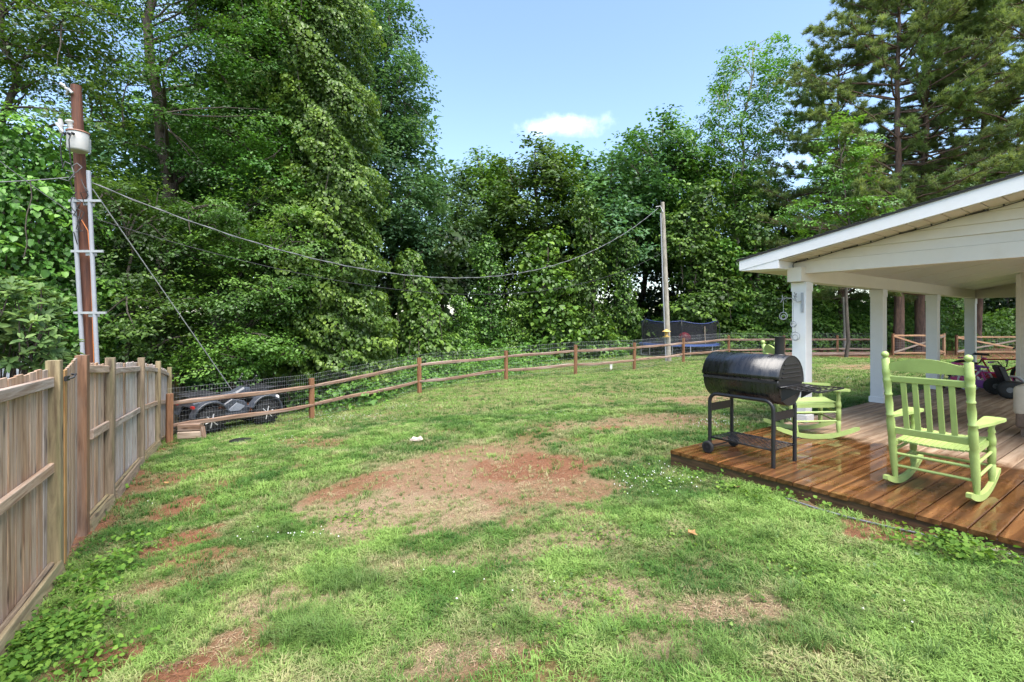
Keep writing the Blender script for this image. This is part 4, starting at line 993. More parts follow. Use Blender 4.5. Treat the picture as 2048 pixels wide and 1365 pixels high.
MB().box((0, .20, 0), (.10, .14, .3)).build('mounting_bracket', M['steel'], tr)
for x, e in ((-.09, (-.14, -.20, -.62)), (.09, (.06, -.22, -.60))): MB().tube([(x, -.25, .11), (x - .02, -.29, -.05), (x + (e[0] - x) * .6, -.27, -.35), e], .012, 6).build('lead_wire', M['cable_black'], tr)
MB().tube([(-.14, -.20, -.62), (-.05, -.25, -.50), (.05, -.22, -.55), (.10, -.2, -.75), (-.02, -.2, -.9), (-.2, -.2, -.85)], .011, 6).build('lead_wire', M['cable'], tr)
MB().tube([(.06, -.22, -.60), (.16, -.2, -.52), (.25, -.18, -.6), (.14, -.2, -.72), (-.05, -.22, -.68)], .009, 6).build('lead_wire', M['cable'], tr)
# conduits strapped to the pole with brackets
for (xa, xb, ya) in ((147, 166, 396), (177, 194, 342)):
    a = P(xa, ya, 9.32); b = P(xb, 720, 9.32); b2 = a + (b - a) * 1.5
    MB().tube([lp(a), lp(b2)], .037, 12).build('conduit', M['pvc'], up1)
for yb in (402, 503, 626):
    c = P(170 + (yb - 402) * .045, yb, 9.30); w = .62
    MB().box(lp(c), (.62, .03, .045)).build('strut', M['steel'], up1); MB().box(lp(c) + Vector((0, .09, -.05)), (.1, .14, .06)).build('strut_clamp', M['steel'], up1)
MB().tube([lp(P(x, y, 9.33)) for x, y in ((163, 440), (176, 462), (181, 520), (184, 600), (188, 725))], .009, 6).build('orange_wire', M['orange'], up1)
wl = MB()
for k in range(9):
    r = random.Random(k + 4); x, y = 160 + r.uniform(-18, 14), 345 + 13 * k
    wl.tube([lp(P(x, y, 9.30)), lp(P(x + r.uniform(-14, 14), y + r.uniform(5, 20), 9.24)), lp(P(x + r.uniform(-14, 16), y + r.uniform(15, 40), 9.26)), lp(P(x + r.uniform(-10, 10), y + 40, 9.3))], .008, 5)
wl.build('loose_wires', M['cable_black'], up1)

# ------------------------------------------------------------------ second pole out on the lawn
p2 = Vector(((1338 - CX) / F * 23.1, 23.1, 0)); p2.z = g1(p2.x, p2.y); p2t = P(1325, 405, 23.1)
up2 = thing('utility_pole', 'slender grey wooden pole rising beside the trampoline', 'utility pole', p2)
s2 = MB().tube([Vector((0, 0, -.3)), (p2t - p2) * .5, p2t - p2], [.125, .108, .088], 14).build('shaft', None, up2)
m2_ = barkmat('weathered_pole', (.17, .15, .12), (.40, .365, .31), 9); s2.data.materials.append(m2_)
cd = MB().tube([Vector((-.17, -.06, .0)), (p2t - p2) * .5 + Vector((-.16, -.06, 0)), (p2t - p2) * .93 + Vector((-.13, -.06, 0))], .03, 8).build('conduit', M['pvc'], up2)
MB().tube([p2t - p2 + Vector((-.35, -.1, -.25)), p2t - p2 + Vector((-.1, 0, -.18)), p2t - p2 + Vector((0, -.1, -.5))], .025, 6).build('service_bracket', M['steel'], up2)
bf = thing('bird_feeder', 'small yellow bird feeder hanging on the grey pole', 'bird feeder', P(1333, 668, 22.85))
fy = paint('feeder_yellow', (.55, .36, .10), .5, .15)
MB().lathe((0, 0, -.12), (0, 0, .10), [(0, .09), (.1, .10), (.12, .07), (.75, .07), (1, .08)], 12).build('seed_tube', fy, bf)
MB().lathe((0, 0, .10), (0, 0, .22), [(0, .20), (.15, .19), (.8, .05), (1, .02)], 14).build('feeder_roof', fy, bf)
MB().lathe((0, 0, -.16), (0, 0, -.12), [(0, .17), (1, .18)], 14).build('feeder_tray', fy, bf)

# ------------------------------------------------------------------ overhead wires
def wire(name, label, a, b, sag, r, mat, n=30, twist=0):
    a = Vector(a); b = Vector(b); mid = a
    pts = [a.lerp(b, k / n) - Vector((0, 0, 4 * sag * (k / n) * (1 - k / n))) - a for k in range(n + 1)]
    mb = MB().tube(pts, r, 6)
    if twist: 
        q = 160; mb.tube([a.lerp(b, k / q) - Vector((0, 0, 4 * sag * (k / q) * (1 - k / q))) - a + Vector((.0, .0, 0)) + Vector((0, twist * math.cos(k * .9), twist * math.sin(k * .9))) for k in range(q + 1)], r * .8, 5)
    o = mb.build(name, mat, None, a); return tag(o, label, 'wire')
wire('service_drop', 'thick twisted service cable sagging between the two utility poles', P(184, 366, 9.4), P(1316, 417, 23.0), 2.54, .011, M['cable'], 40, .015)
wire('phone_wire', 'thin dark wire sagging low between the two poles', P(190, 438, 9.5), P(1326, 505, 23.1), 1.75, .008, M['cable_black'], 40)
wire('guy_wire', 'straight steel guy wire slanting down from the left pole', P(185, 378, 9.4), Vector((-7.3, 13.6, g1(-7.3, 13.6))), 0, .011, M['steel'], 2)
wire('feed_wire', 'bare wire running off left from the transformer pole', P(150, 354, 9.4), P(-140, 366, 8.4), .04, .010, M['cable'], 10)
wire('feed_wire', 'lower slanting wire crossing the upper left to the pole', P(165, 440, 9.4), P(-60, 275, 8.0), .05, .008, M['cable'], 10)
wire('feed_wire', 'high thin wire leaving the very top of the left pole', P(148, 178, 9.4), P(-60, 60, 5), .1, .005, M['cable'], 10)

# ------------------------------------------------------------------ quad bike behind the fence
d01 = Vector((SP[1][0] - SP[0][0], SP[1][1] - SP[0][1], 0)).normalized(); nout = Vector((-d01.y, d01.x, 0))
ac = Vector((*SP[0], 0)) + d01 * 1.62 + nout * .78
za_ = g1(*(ac - d01 * .65).xy); zb_ = g1(*(ac + d01 * .65).xy); ac.z = (za_ + zb_) / 2 + .01
atv = thing('quad_bike', 'dark grey quad bike parked behind the rail fence', 'quad bike', ac)
atv.scale = (1.03, 1.03, 1.06); atv.rotation_euler = (0, -math.atan2(zb_ - za_, 1.3), math.atan2(d01.y, d01.x))
body = paint('quad_plastic', (.052, .059, .076), .35, .2, 9); silver = paint('alloy', (.66, .66, .66), .35, .1, 10, .1); rusty = paint('red_mud', (.20, .07, .03), .8, .3, 12); redl = paint('tail_red', (.45, .02, .02), .3, .1); lg = paint('quad_light_grey', (.22, .24, .28), .35, .1)
for wx in (-.64, .64):
    for wy in (-.43, .43):
        tw = MB().lathe((wx, wy - .11, .30), (wx, wy + .11, .30), [(0, .17), (.02, .22), (.12, .285), (.3, .30), (.7, .30), (.88, .285), (.98, .22), (1, .17)], 30)
        for k in range(22):
            a = 2 * math.pi * k / 22
            for sy in (-.055, .055):
                a2 = a + (.14 if sy > 0 else 0); tw.box((wx + .305 * math.cos(a2), wy + sy, .30 + .305 * math.sin(a2)), (.045, .085, .04), Matrix.Rotation(-a2 + math.pi / 2, 3, 'Y'))
        w = tw.build('wheel', M['rubber'], atv)
        sg = -1 if wy < 0 else 1
        rm = MB().lathe((wx, wy + sg * .06, .30), (wx, wy + sg * .105, .30), [(0, .18), (.5, .185), (1, .19), (1, .165), (.6, .15), (.6, .03)], 24)
        for k in range(6):
            a = k * math.pi / 3 + .3; rm.tube([(wx + .03 * math.cos(a), wy + sg * .10, .30 + .03 * math.sin(a)), (wx + .15 * math.cos(a), wy + sg * .10, .30 + .16 * math.sin(a))], .036, 6, flat=.35)
        rm.build('rim', silver, w); MB().lathe((wx, wy + sg * .02, .30), (wx, wy + sg * .085, .30), [(0, .14), (1, .14)], 18).build('hub', M['black'], w)
    MB().tube([(wx, -.40, .31), (wx, .40, .31)], .03, 8).build('axle', M['steel'], atv)
def arch(cx, r0, r1, a0, a1, n=10): return [(cx + r1 * math.cos(a0 + (a1 - a0) * k / n), .33 + r1 * math.sin(a0 + (a1 - a0) * k / n)) for k in range(n + 1)] + [(cx + r0 * math.cos(a1 + (a0 - a1) * k / n), .33 + r0 * math.sin(a1 + (a0 - a1) * k / n)) for k in range(n + 1)]
for s in (-1, 1):
    y0, y1 = s * .30, s * .56
    MB().prism(arch(.64, .36, .41, R(-5), R(160)), min(y0, y1), max(y0, y1), 'y', .012).build('front_fender', body, atv)
    MB().prism(arch(-.64, .36, .41, R(20), R(170)), min(y0, y1), max(y0, y1), 'y', .012).build('rear_fender', body, atv)
    MB().prism([(-.32, .30), (.30, .30), (.36, .42), (.22, .62), (-.08, .70), (-.30, .58)], min(s * .18, s * .27), max(s * .18, s * .27), 'y', .02).build('side_panel', body, atv)
    MB().prism([(-.22, .42), (.10, .40), (.22, .50), (.02, .60)], min(s * .268, s * .285), max(s * .268, s * .285), 'y', .006).build('trim_panel', lg, atv)
    MB().prism([(-.34, .22), (.34, .22), (.34, .25), (-.34, .25)], min(s * .22, s * .46), max(s * .22, s * .46), 'y').build('footboard', M['black'], atv)
    MB().box((-1.01, s * .45, .64), (.05, .13, .05)).build('tail_light', redl, atv)
    MB().sphere((.98, s * .38, .62), .07, 10, 7, (.6, 1.2, .9)).build('headlight', silver, atv)
    for x in (-.62, .62): MB().tube([(x, s * .16, .62), (x + .05, s * .34, .32)], .03, 8).build('shock_absorber', rusty, atv)
MB().prism([(-.85, .74), (-.75, .82), (-.30, .80), (.05, .84), (.25, .94), (.40, .92), (.50, .76), (.2, .66), (-.8, .66)], -.17, .17, 'y', .04).build('seat_and_tank', body, atv)
MB().prism([(.45, .66), (.52, .86), (.88, .80), (1.02, .66), (1.0, .46), (.6, .46)], -.36, .36, 'y', .03).build('front_cowl', body, atv)
MB().prism([(-1.0, .62), (-.98, .72), (-.5, .78), (-.4, .66)], -.40, .40, 'y', .02).build('rear_cowl', body, atv)
MB().prism([(-.7, .26), (.72, .26), (.6, .5), (-.6, .5)], -.16, .16, 'y', .02).build('engine', rusty, atv)
for (xa, xb) in ((-1.02, -.40), (.45, 1.0)):
    rk2 = MB()
    for y in (-.34, -.17, 0, .17, .34): rk2.tube([(xa, y, .86), (xb, y, .88)], .014, 6)
    rk2.tube([(xa, -.36, .86), (xb, -.36, .88), (xb, .36, .88), (xa, .36, .86)], .016, 6, closed=True); rk2.build('cargo_rack', M['black'], atv)
MB().tube([(.34, -.40, 1.10), (.30, -.20, 1.10), (.38, -.08, 1.02), (.38, .08, 1.02), (.30, .20, 1.10), (.34, .40, 1.10)], .016, 8).build('handlebar', M['black'], atv)
MB().tube([(.50, 0, .80), (.38, 0, 1.03)], .05, 8).build('steering_column', M['black'], atv)
for s in (-1, 1): MB().tube([(.36, s * .32, 1.10), (.44, s * .36, 1.18)], .012, 6).sphere((.45, s * .37, 1.2), .035, 8, 6).build('mirror', M['black'], atv)

# ------------------------------------------------------------------ trampoline with safety net, ball on it
tc0 = Vector(((1357 - CX) / F * 27.5, 27.5, 0)); tc0.z = g1(tc0.x, tc0.y)
tra = thing('trampoline', 'round trampoline with blue pad and black safety net beyond the fence', 'trampoline', tc0)
mn, nn_, ln_, bn_ = nmat('safety_net'); bn_.inputs['Base Color'].default_value = (.012, .013, .018, 1); bn_.inputs['Roughness'].default_value = .9
tn = nn_.new('ShaderNodeBsdfTransparent'); mxn = nn_.new('ShaderNodeMixShader')
tcn = nn_.new('ShaderNodeTexCoord'); fn_ = noise(nn_, ln_, tcn.outputs['Object'], 3, 3); ln_.new(ramp(nn_, ln_, fn_, [(.3, (.66,) * 3), (.7, (.86,) * 3)]), mxn.inputs[0])
ln_.new(tn.outputs[0], mxn.inputs[1]); ln_.new(bn_.outputs[0], mxn.inputs[2]); ln_.new(mxn.outputs[0], nn_['Material Output'].inputs['Surface'])
blue = paint('blue_pad', (.04, .075, .22), .5, .1, 3); TR, TH, TN = 2.12, .62, 1.95
def circ(r, z, n=48, f=None): return [(r * math.cos(2 * math.pi * k / n), r * math.sin(2 * math.pi * k / n), z + (f(2 * math.pi * k / n) if f else 0)) for k in range(n)]
MB().tube(circ(TR, TH), .028, 8, closed=True).build('frame_ring', M['steel'], tra)
MB().lathe((0, 0, TH + .01), (0, 0, TH + .016), [(0, TR - .28), (1, TR - .28)], 48).build('jumping_mat', M['cable_black'], tra)
pv = []; 
for r, z in ((TR + .06, TH + .03), (TR - .3, TH + .03), (TR - .3, TH + .055), (TR + .06, TH + .055), (TR + .075, TH - .05), (TR + .06, TH - .05)): pv.append([(r * math.cos(2 * math.pi * k / 48), r * math.sin(2 * math.pi * k / 48), z) for k in range(48)])
mbp = MB(); vs_ = [q for rr in pv for q in rr]; order = [(0, 1), (1, 2), (2, 3), (3, 4), (4, 5), (5, 0)]
mbp.add(vs_, [(a*48+k, a*48+(k+1) % 48, b*48+(k+1) % 48, b*48+k) for a, b in order for k in range(48)]); mbp.build('safety_pad', blue, tra)
for k in range(6):
    a = 2 * math.pi * (k + .25) / 6; x, y = TR * math.cos(a), TR * math.sin(a); dx, dy = -math.sin(a) * .45, math.cos(a) * .45
    MB().tube([(x - dx, y - dy, TH), (x - dx, y - dy, .03), (x + dx, y + dy, .03), (x + dx, y + dy, TH)], .022, 8).build('leg', M['steel'], tra)
    ztp = TN + (.10 if k % 2 else -.03)
    MB().tube([(x * 1.08, y * 1.08, .25), (x * 1.10, y * 1.10, TN - .4), (x * 1.06, y * 1.06, TN - .1), (x * .98, y * .98, ztp + .05)], .02, 8).build('net_pole', M['black'], tra)
sagf = lambda a: -.12 * abs(math.sin(3 * (a - 2 * math.pi * .25 / 6))) + .06 * math.sin(a * 2 + 1)
ns_ = 72; top = circ(TR * .97, TN, ns_, sagf); bot = circ(TR * .93, TH + .05, ns_); mid = circ(TR * .945, (TN + TH) / 2, ns_)
nt_ = MB(); nt_.add(bot + mid + top, [(r*ns_+k, r*ns_+(k+1) % ns_, (r+1)*ns_+(k+1) % ns_, (r+1)*ns_+k) for r in range(2) for k in range(ns_)], True); nt_.build('safety_net', mn, tra)
MB().tube(top, .022, 6, closed=True).build('top_band', paint('navy_band', (.03, .05, .16), .5, .1), tra)
rb = MB().sphere((0, 0, .33), .33, 24, 14); rb = rb.build('exercise_ball', paint('red_ball', (.36, .018, .04), .35, .08, 3), None, (tc0.x - .1, tc0.y - 1.25, tc0.z + TH + .02)); tag(rb, 'large dark red ball resting on the trampoline', 'ball')
zq = bpy.data.objects
nd = MB().tube([(.8, -1.85, TH + .1), (.72, -1.96, TH + .55), (.70, -2.0, TH + 1.0)], .025, 6).build('entry_flap', M['timber_pale'], tra)

# ------------------------------------------------------------------ bicycles and toys at the end of the porch
def bike(name, label, frame, tyre, wr, hb, loc, rz, scale=1.0, training=False, seatc=None, lean=0.0):
    b = thing(name, label, 'bicycle', loc, rz); wb = wr * 1.75
    b.rotation_euler = (lean, 0, rz)
    for x in (-wb, wb):
        w = MB().tube([(x + wr * .9 * math.cos(2 * math.pi * k / 24), 0, wr + wr * .9 * math.sin(2 * math.pi * k / 24)) for k in range(24)], wr * .105, 8, closed=True).build('wheel', tyre, b)
        sp = MB()
        for k in range(14):
            a = 2 * math.pi * k / 14; sp.tube([(x, .02 * (-1) ** k, wr), (x + wr * .82 * math.cos(a), 0, wr + wr * .82 * math.sin(a))], .0025, 4)
        sp.lathe((x, -.035, wr), (x, .035, wr), [(0, .018), (1, .018)], 10); sp.build('spokes', M['steel'], w)
        MB().tube([(x + wr * .79 * math.cos(2 * math.pi * k / 24), 0, wr + wr * .79 * math.sin(2 * math.pi * k / 24)) for k in range(24)], wr * .04, 6, closed=True).build('rim', frame, w)
    bb = (-wb * .12, 0, wr * .85); hd = (wb * .70, 0, wr * 2.15); hl = (wb * .76, 0, wr * 1.75); st = (-wb * .42, 0, wr * 2.05)
    fr = MB()
    for a, q in ((bb, hl), (st, hd), (bb, st), (hd, hl)): fr.tube([a, q], .016, 8)
    for s in (-.05, .05): fr.tube([(-wb, s, wr), (bb[0], s * .5, bb[2])], .010, 6); fr.tube([(-wb, s, wr), (st[0], s * .4, st[2] - .03)], .010, 6)
    fr.build('frame', frame, b)
    fk = MB()
    for s in (-.05, .05): fk.tube([(wb, s, wr), (hl[0] + .02, s, wr * 1.95), hl], .011, 6)
    fk.build('fork', frame, b)
    h = MB().tube([hd, (hd[0] - .03, 0, hd[2] + hb)], .013, 8); zt = hd[2] + hb
    h.tube([(hd[0] - .10, -.26, zt + .10), (hd[0] - .05, -.16, zt + .11), (hd[0] - .02, -.06, zt), (hd[0] - .02, .06, zt), (hd[0] - .05, .16, zt + .11), (hd[0] - .10, .26, zt + .10)], .011, 8); h = h.build('handlebar', M['black'], b)
    for s in (-1, 1): MB().tube([(hd[0] - .09, s * .20, zt + .105), (hd[0] - .12, s * .31, zt + .10)], .017, 8).build('grip', seatc or M['black'], h)
    MB().prism([(st[0] - .16, st[2] + .10), (st[0] - .12, st[2] + .15), (st[0] + .10, st[2] + .12), (st[0] + .12, st[2] + .09)], -.07, .07, 'y', .02).build('saddle', seatc or M['black'], b); MB().tube([st, (st[0] - .02, 0, st[2] + .11)], .012, 6).build('seat_post', M['steel'], b)
    cg = MB().lathe((bb[0], -.06, bb[2]), (bb[0], -.052, bb[2]), [(0, .07), (1, .07)], 18); cg.tube([(bb[0], -.07, bb[2]), (bb[0] + .08, -.07, bb[2] - .10), (bb[0] + .08, -.16, bb[2] - .10)], .011, 6).tube([(bb[0], .07, bb[2]), (bb[0] - .08, .07, bb[2] + .10), (bb[0] - .08, .16, bb[2] + .10)], .011, 6); cg.build('crank', M['black'], b)
    cgd = MB().prism([(-wb - .05, wr - .05), (bb[0] + .09, bb[2] - .09), (bb[0] + .09, bb[2] + .09), (-wb - .05, wr + .06)], -.062, -.075, 'y', .0).build('chain_guard', seatc or frame, b)
    if training:
        for s in (-1, 1):
            t = MB().lathe((-wb, s * .17, .07), (-wb, s * .20, .07), [(0, .06), (.2, .07), (.8, .07), (1, .06)], 16).build('training_wheel', M['black'], b); MB().tube([(-wb, s * .04, wr), (-wb, s * .15, .10)], .010, 6).build('training_strut', M['steel'], t)
    return b
purple = paint('purple_paint', (.20, .05, .28), .35, .15, 8); pink = paint('pink_plastic', (.55, .04, .22), .4, .2, 9); redp = paint('red_bike', (.45, .02, .03), .35, .1, 8); whitet = paint('white_tyre', (.62, .62, .62), .6, .1, 8)
bike('child_bicycle', 'small purple and pink child bicycle with white tyres by the last column', purple, whitet, .20, .12, D(9.30, -.52, DZ + .002), DA + R(-35), 1, True, pink, R(-3))
bike('bicycle', 'red bicycle parked behind the small purple one', redp, M['rubber'], .29, .16, D(10.15, -.80, DZ + .002), DA + R(-75), 1, False, None, R(4))
bike('child_bicycle', 'pink child bicycle with pale tyres beside the house corner', pink, whitet, .20, .12, D(8.75, -.98, DZ + .002), DA + R(-105), 1, False, purple, R(2))
# blue pedal kart with black pneumatic tyres
kt = thing('pedal_kart', 'blue ride-on kart with fat black tyres at the house wall', 'ride-on toy', D(8.62, -1.56, DZ), DA + R(-62))
bl = paint('kart_blue', (.02, .10, .36), .3, .15, 8)
for (x, y, r) in ((-.42, -.30, .165), (-.42, .30, .165), (.48, -.28, .13), (.48, .28, .13)):
    w = MB().lathe((x, y - .06, r), (x, y + .06, r), [(0, r * .5), (.05, r * .8), (.25, r), (.75, r), (.95, r * .8), (1, r * .5)], 24).build('wheel', M['rubber'], kt)
    MB().lathe((x, y - .063, r), (x, y + .063, r), [(0, r * .30), (.1, r * .33), (.9, r * .33), (1, r * .30)], 18).build('hub', M['cable'], w)
MB().tube([(-.42, -.28, .17), (-.42, .28, .17)], .014, 6).tube([(.48, -.26, .14), (.48, .26, .14)], .014, 6).tube([(-.42, 0, .17), (.1, 0, .16), (.48, 0, .16)], .022, 8).build('chassis', M['black'], kt)
MB().prism([(-.20, .12), (.52, .10), (.60, .17), (.45, .26), (.10, .28), (-.05, .20), (-.20, .20)], -.13, .13, 'y', .03).build('body_shell', bl, kt)
MB().prism([(-.40, .24), (-.05, .22), (-.05, .28), (-.32, .31), (-.45, .60), (-.52, .58)], -.16, .16, 'y', .02).build('seat', M['black'], kt)
MB().tube([(.30, 0, .30), (.12, 0, .52)], .014, 6).tube([(.12 + .0, .14 * math.cos(2 * math.pi * k / 16), .52 + .14 * math.sin(2 * math.pi * k / 16)) for k in range(16)], .013, 6, closed=True).build('steering_wheel', M['black'], kt)
# cushioned seat whose edge just enters on the right
pc = thing('wicker_armchair', 'beige cushioned patio armchair just entering at the right edge', 'armchair', D(4.42, -2.14, DZ), DA)
bei = paint('beige_cloth', (.50, .42, .30), .9, .12, 8, 0, .3); wick = paint('brown_wicker', (.17, .11, .07), .7, .3, 40, 0, .5)
def rounded(name, c, d, m, par, bev=.05):
    o = MB().box(c, d).build(name, m, par); q = o.modifiers.new('bevel', 'BEVEL'); q.width = bev; q.segments = 4
    for p_ in o.data.polygons: p_.use_smooth = True
    return o
rounded('arm', (.0, .03, .45), (.7, .14, .38), bei, pc, .06); rounded('arm', (.0, -.62, .45), (.7, .14, .38), bei, pc, .06)
rounded('seat_cushion', (-.02, -.295, .42), (.62, .50, .16), bei, pc, .06); rounded('back_cushion', (.28, -.295, .66), (.16, .5, .42), bei, pc, .07); rounded('frame', (0, -.295, .22), (.68, .74, .22), wick, pc, .03)
for x in (-.28, .28):
    for y in (.0, -.59): MB().box((x, y, .06), (.06, .06, .12)).build('leg', wick, pc)
# ------------------------------------------------------------------ small things lying about
def dry_leaf(label, px, py, s, rz):
    x, y = gpx(px, py); z = g1(x, y) + .03; mb = MB(); n = 10; vs_ = [(0, 0, 0)]
    for k in range(n): a = 2 * math.pi * k / n; r = s * (.55 + .45 * (k % 2)) * random.uniform(.85, 1.1); vs_.append((r * math.cos(a), r * math.sin(a) * .8, .35 * r * abs(math.sin(a + .5)) + random.uniform(0, .01)))
    mb.add(vs_, [(0, k + 1, (k + 1) % n + 1) for k in range(n)]); mb.add([(v[0], v[1], v[2] - .002) for v in vs_], [((k + 1) % n + 1, k + 1, 0) for k in range(n)])
    o = mb.build('fallen_leaf', M['dead_leaf'], None, (x, y, z), (.15, .2, rz)); return tag(o, label, 'leaf', 'dry fallen leaves')
dry_leaf('curled orange dry leaf on the grass in the right foreground', 1384, 1077, .052, .4)
dry_leaf('dry tan leaf lying near the front edge of the deck', 1472, 982, .055, 2.0)
dry_leaf('small dry leaf on the grass near the left clay spots', 332, 972, .05, 1.0)
x, y = gpx(832, 884); o = MB().prism([(-.10, 0), (-.05, .05), (.02, .03), (.07, .06), (.11, .01), (.05, -.02)], -.05, .05, 'y', .012).build('crumpled_paper', paint('pale_paper', (.55, .44, .38), .8, .15), None, (x, y, g1(x, y) + .03)); tag(o, 'crumpled pinkish paper scrap on the grass above the clay patch', 'litter')
x, y = gpx(485, 884); hd_ = MB().lathe((0, 0, 0), (0, 0, .05), [(0, .26), (.7, .25), (1, .20)], 16).build('valve_lid', M['black'], None, (x, y, g1(x, y) - .0)); hd_.scale = (1, .7, 1); tag(hd_, 'black round plastic lid lying in the grass before the quad bike', 'lid')
x, y = gpx(1222, 739); wm = thing('marker_post', 'tiny white marker standing in the grass beyond the rail fence', 'marker', (x, y, g1(x, y)))
MB().box((0, 0, .1), (.10, .06, .22)).build('post', M['white'], wm); MB().sphere((0, 0, .25), .07, 10, 6, (1.3, .8, .7)).build('cap', M['white'], wm)
# drain hose along the foot of the deck
hp = [D(-.10 - .05 * math.sin(k * .9), -1.3 - .25 * k) for k in range(16)]
hs = MB().tube([Vector((p.x, p.y, g1(p.x, p.y) + .012)) - hp[0] for p in hp], .0075, 6).build('garden_hose', paint('grey_hose', (.16, .16, .18), .4, .1), None, hp[0]); tag(hs, 'thin grey hose lying along the front foot of the deck', 'hose')
# pale house glimpsed through the trees
wh = thing('distant_shed', 'pale sided shed glimpsed through the trees at far left', 'shed', (-24.5, 26, -2.9))
hw2 = MB().box((0, 0, 1.6), (3.4, 3.0, 3.2)).build('wall', M['white'], wh)
for k in range(14): plank('siding_board', (-1.7, -1.51, .2 + .22 * k), (1.7, -1.51, .2 + .22 * k), .215, .03, M['white'], hw2, up=(0, -1, .15))
MB().prism([(-2.0, 3.15), (2.0, 3.15), (0, 4.3)], -1.8, 1.8, 'y').build('roof', M['shingle'], wh)
MB().box((.8, -1.54, 1.6), (.7, .05, 1.0)).build('window', paint('dark_glass', (.02, .025, .03), .1, .1), wh)
# ------------------------------------------------------------------ foliage
T_DIA = (np.array([(0,0,0),(.42,-.30,.07),(1,0,-.10),(.42,.30,.07)]), [(0,1,2),(0,2,3)])
T_OVAL = (np.array([(0,0,0),(.30,-.20,.05),(.70,-.17,.02),(1,0,-.12),(.70,.17,.02),(.30,.20,.05)]), [(0,1,2),(0,2,3),(0,3,4),(0,4,5)])
T_HEART = (np.array([(0,0,0),(-.10,-.28,.06),(.30,-.46,.05),(.72,-.24,0),(1,0,-.12),(.72,.24,0),(.30,.46,.05),(-.10,.28,.06)]), [(0,1,2),(0,2,3),(0,3,4),(0,4,5),(0,5,6),(0,6,7)])
T_HEART2 = (np.array([(0,0,0),(.15,-.46,.07),(1,0,-.14),(.15,.46,.07)]), [(0,1,2),(0,2,3)])
T_PENT = (np.array([(0,0,0),(.16,-.42,.06),(.66,-.32,.0),(1,0,-.14),(.66,.32,.0),(.16,.42,.06)]), [(0,1,2),(0,2,3),(0,3,4),(0,4,5)])
T_NEEDLE = (np.array([(0,-.5,0),(0,.5,0),(1,0,0)]), [(0,1,2)])
def unit(v): return v / np.maximum(np.linalg.norm(v, axis=1, keepdims=True), 1e-9)
def leaf_mesh(name, pos, nrm, size, rnd, tmpl=T_DIA, droop=.3, axis=None, width=None, rng=RNG):
    N = len(pos); n = unit(nrm); a = rng.normal(size=(N, 3)) if axis is None else axis.copy()
    if axis is None: a = unit(a) * (1 - droop) + np.array([0, 0, -1.]) * droop
    a = unit(a - n * (a * n).sum(1, keepdims=True)); b = np.cross(n, a)
    tv, tf = tmpl; K = len(tv); s = np.asarray(size)[:, None]; wd = s if width is None else np.asarray(width)[:, None]
    V = np.empty((N, K, 3), np.float32)
    for k in range(K): V[:, k] = pos + a * (tv[k, 0] * s) + b * (tv[k, 1] * wd) + n * (tv[k, 2] * s)
    tf = np.array(tf); I = (np.arange(N)[:, None, None] * K + tf[None]).reshape(-1)
    me = bpy.data.meshes.new(name); me.vertices.add(N * K); me.vertices.foreach_set('co', V.ravel())
    nt = N * len(tf); me.loops.add(nt * 3); me.loops.foreach_set('vertex_index', I.astype(np.int32)); me.polygons.add(nt); me.polygons.foreach_set('loop_start', np.arange(0, nt * 3, 3, dtype=np.int32))
    me.update(calc_edges=True)
    at = me.attributes.new('rnd', 'FLOAT', 'POINT'); at.data.foreach_set('value', np.repeat(np.clip(rnd, 0, 1), K).astype(np.float32))
    return me
def sph(n, rng): return unit(rng.normal(size=(n, 3)))
def sprays(C, Rr, per, ls, rng, flat=.28, up=.75, outward=None, tone=None):
    """layered leaf sprays: flattened drifts of leaves round each centre"""
    N = len(C) * per; i = np.repeat(np.arange(len(C)), per)
    d = sph(N, rng) * (rng.random((N, 1)) ** .45); d[:, 2] *= flat
    tilt = rng.normal(0, .28, (len(C), 2)); d[:, 2] += d[:, 0] * tilt[i, 0] + d[:, 1] * tilt[i, 1] - .22 * (d[:, 0] ** 2 + d[:, 1] ** 2)
    pos = C[i] + d * Rr[i][:, None]
    nr = rng.normal(size=(N, 3)) * .55; nr[:, 2] = np.abs(nr[:, 2]) + up; nr[:, :2] -= tilt[i] * .8
    if outward is not None: nr += outward[i] * .5
    ct = rng.random(len(C)) if tone is None else tone
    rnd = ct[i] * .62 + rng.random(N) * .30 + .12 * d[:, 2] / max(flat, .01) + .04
    return pos, nr, ls * rng.uniform(.65, 1.25, N), rnd
def EL(px, py, Y, rx, rz, ry):                  # ellipsoid from picture-sized measures at a distance
    c = P(px, py, Y); return (c.x, c.y, c.z, rx * Y / F, ry, rz * Y / F)
def ell_points(els, n, rng, lo=.45):
    els = np.array(els); w = (els[:, 3] * els[:, 5] + els[:, 3] * els[:, 4]); w = w / w.sum(); k = rng.choice(len(els), n, p=w)
    d = sph(n, rng); r = (lo ** 3 + (1 - lo ** 3) * rng.random(n)) ** (1 / 3)
    return els[k, :3] + d * r[:, None] * els[k, 3:], d, k
def limb(mb, a, b, r0, r1, rng, n=6, wob=.06, lift=.12, jit=.008):
    a = np.array(a, float); b = np.array(b, float); L = np.linalg.norm(b - a); pts = []
    o = rng.normal(0, wob * L, 3)
    for k in range(n + 1):
        f = k / n; p = a + (b - a) * f + o * math.sin(math.pi * f) + np.array([0, 0, lift * L * math.sin(math.pi * f)]) + rng.normal(0, jit * L, 3) * (0 < k < n); pts.append(Vector(p))
    mb.tube(pts, [r0 + (r1 - r0) * k / n for k in range(n + 1)], 7 if r0 > .05 else 5, caps=False); return pts
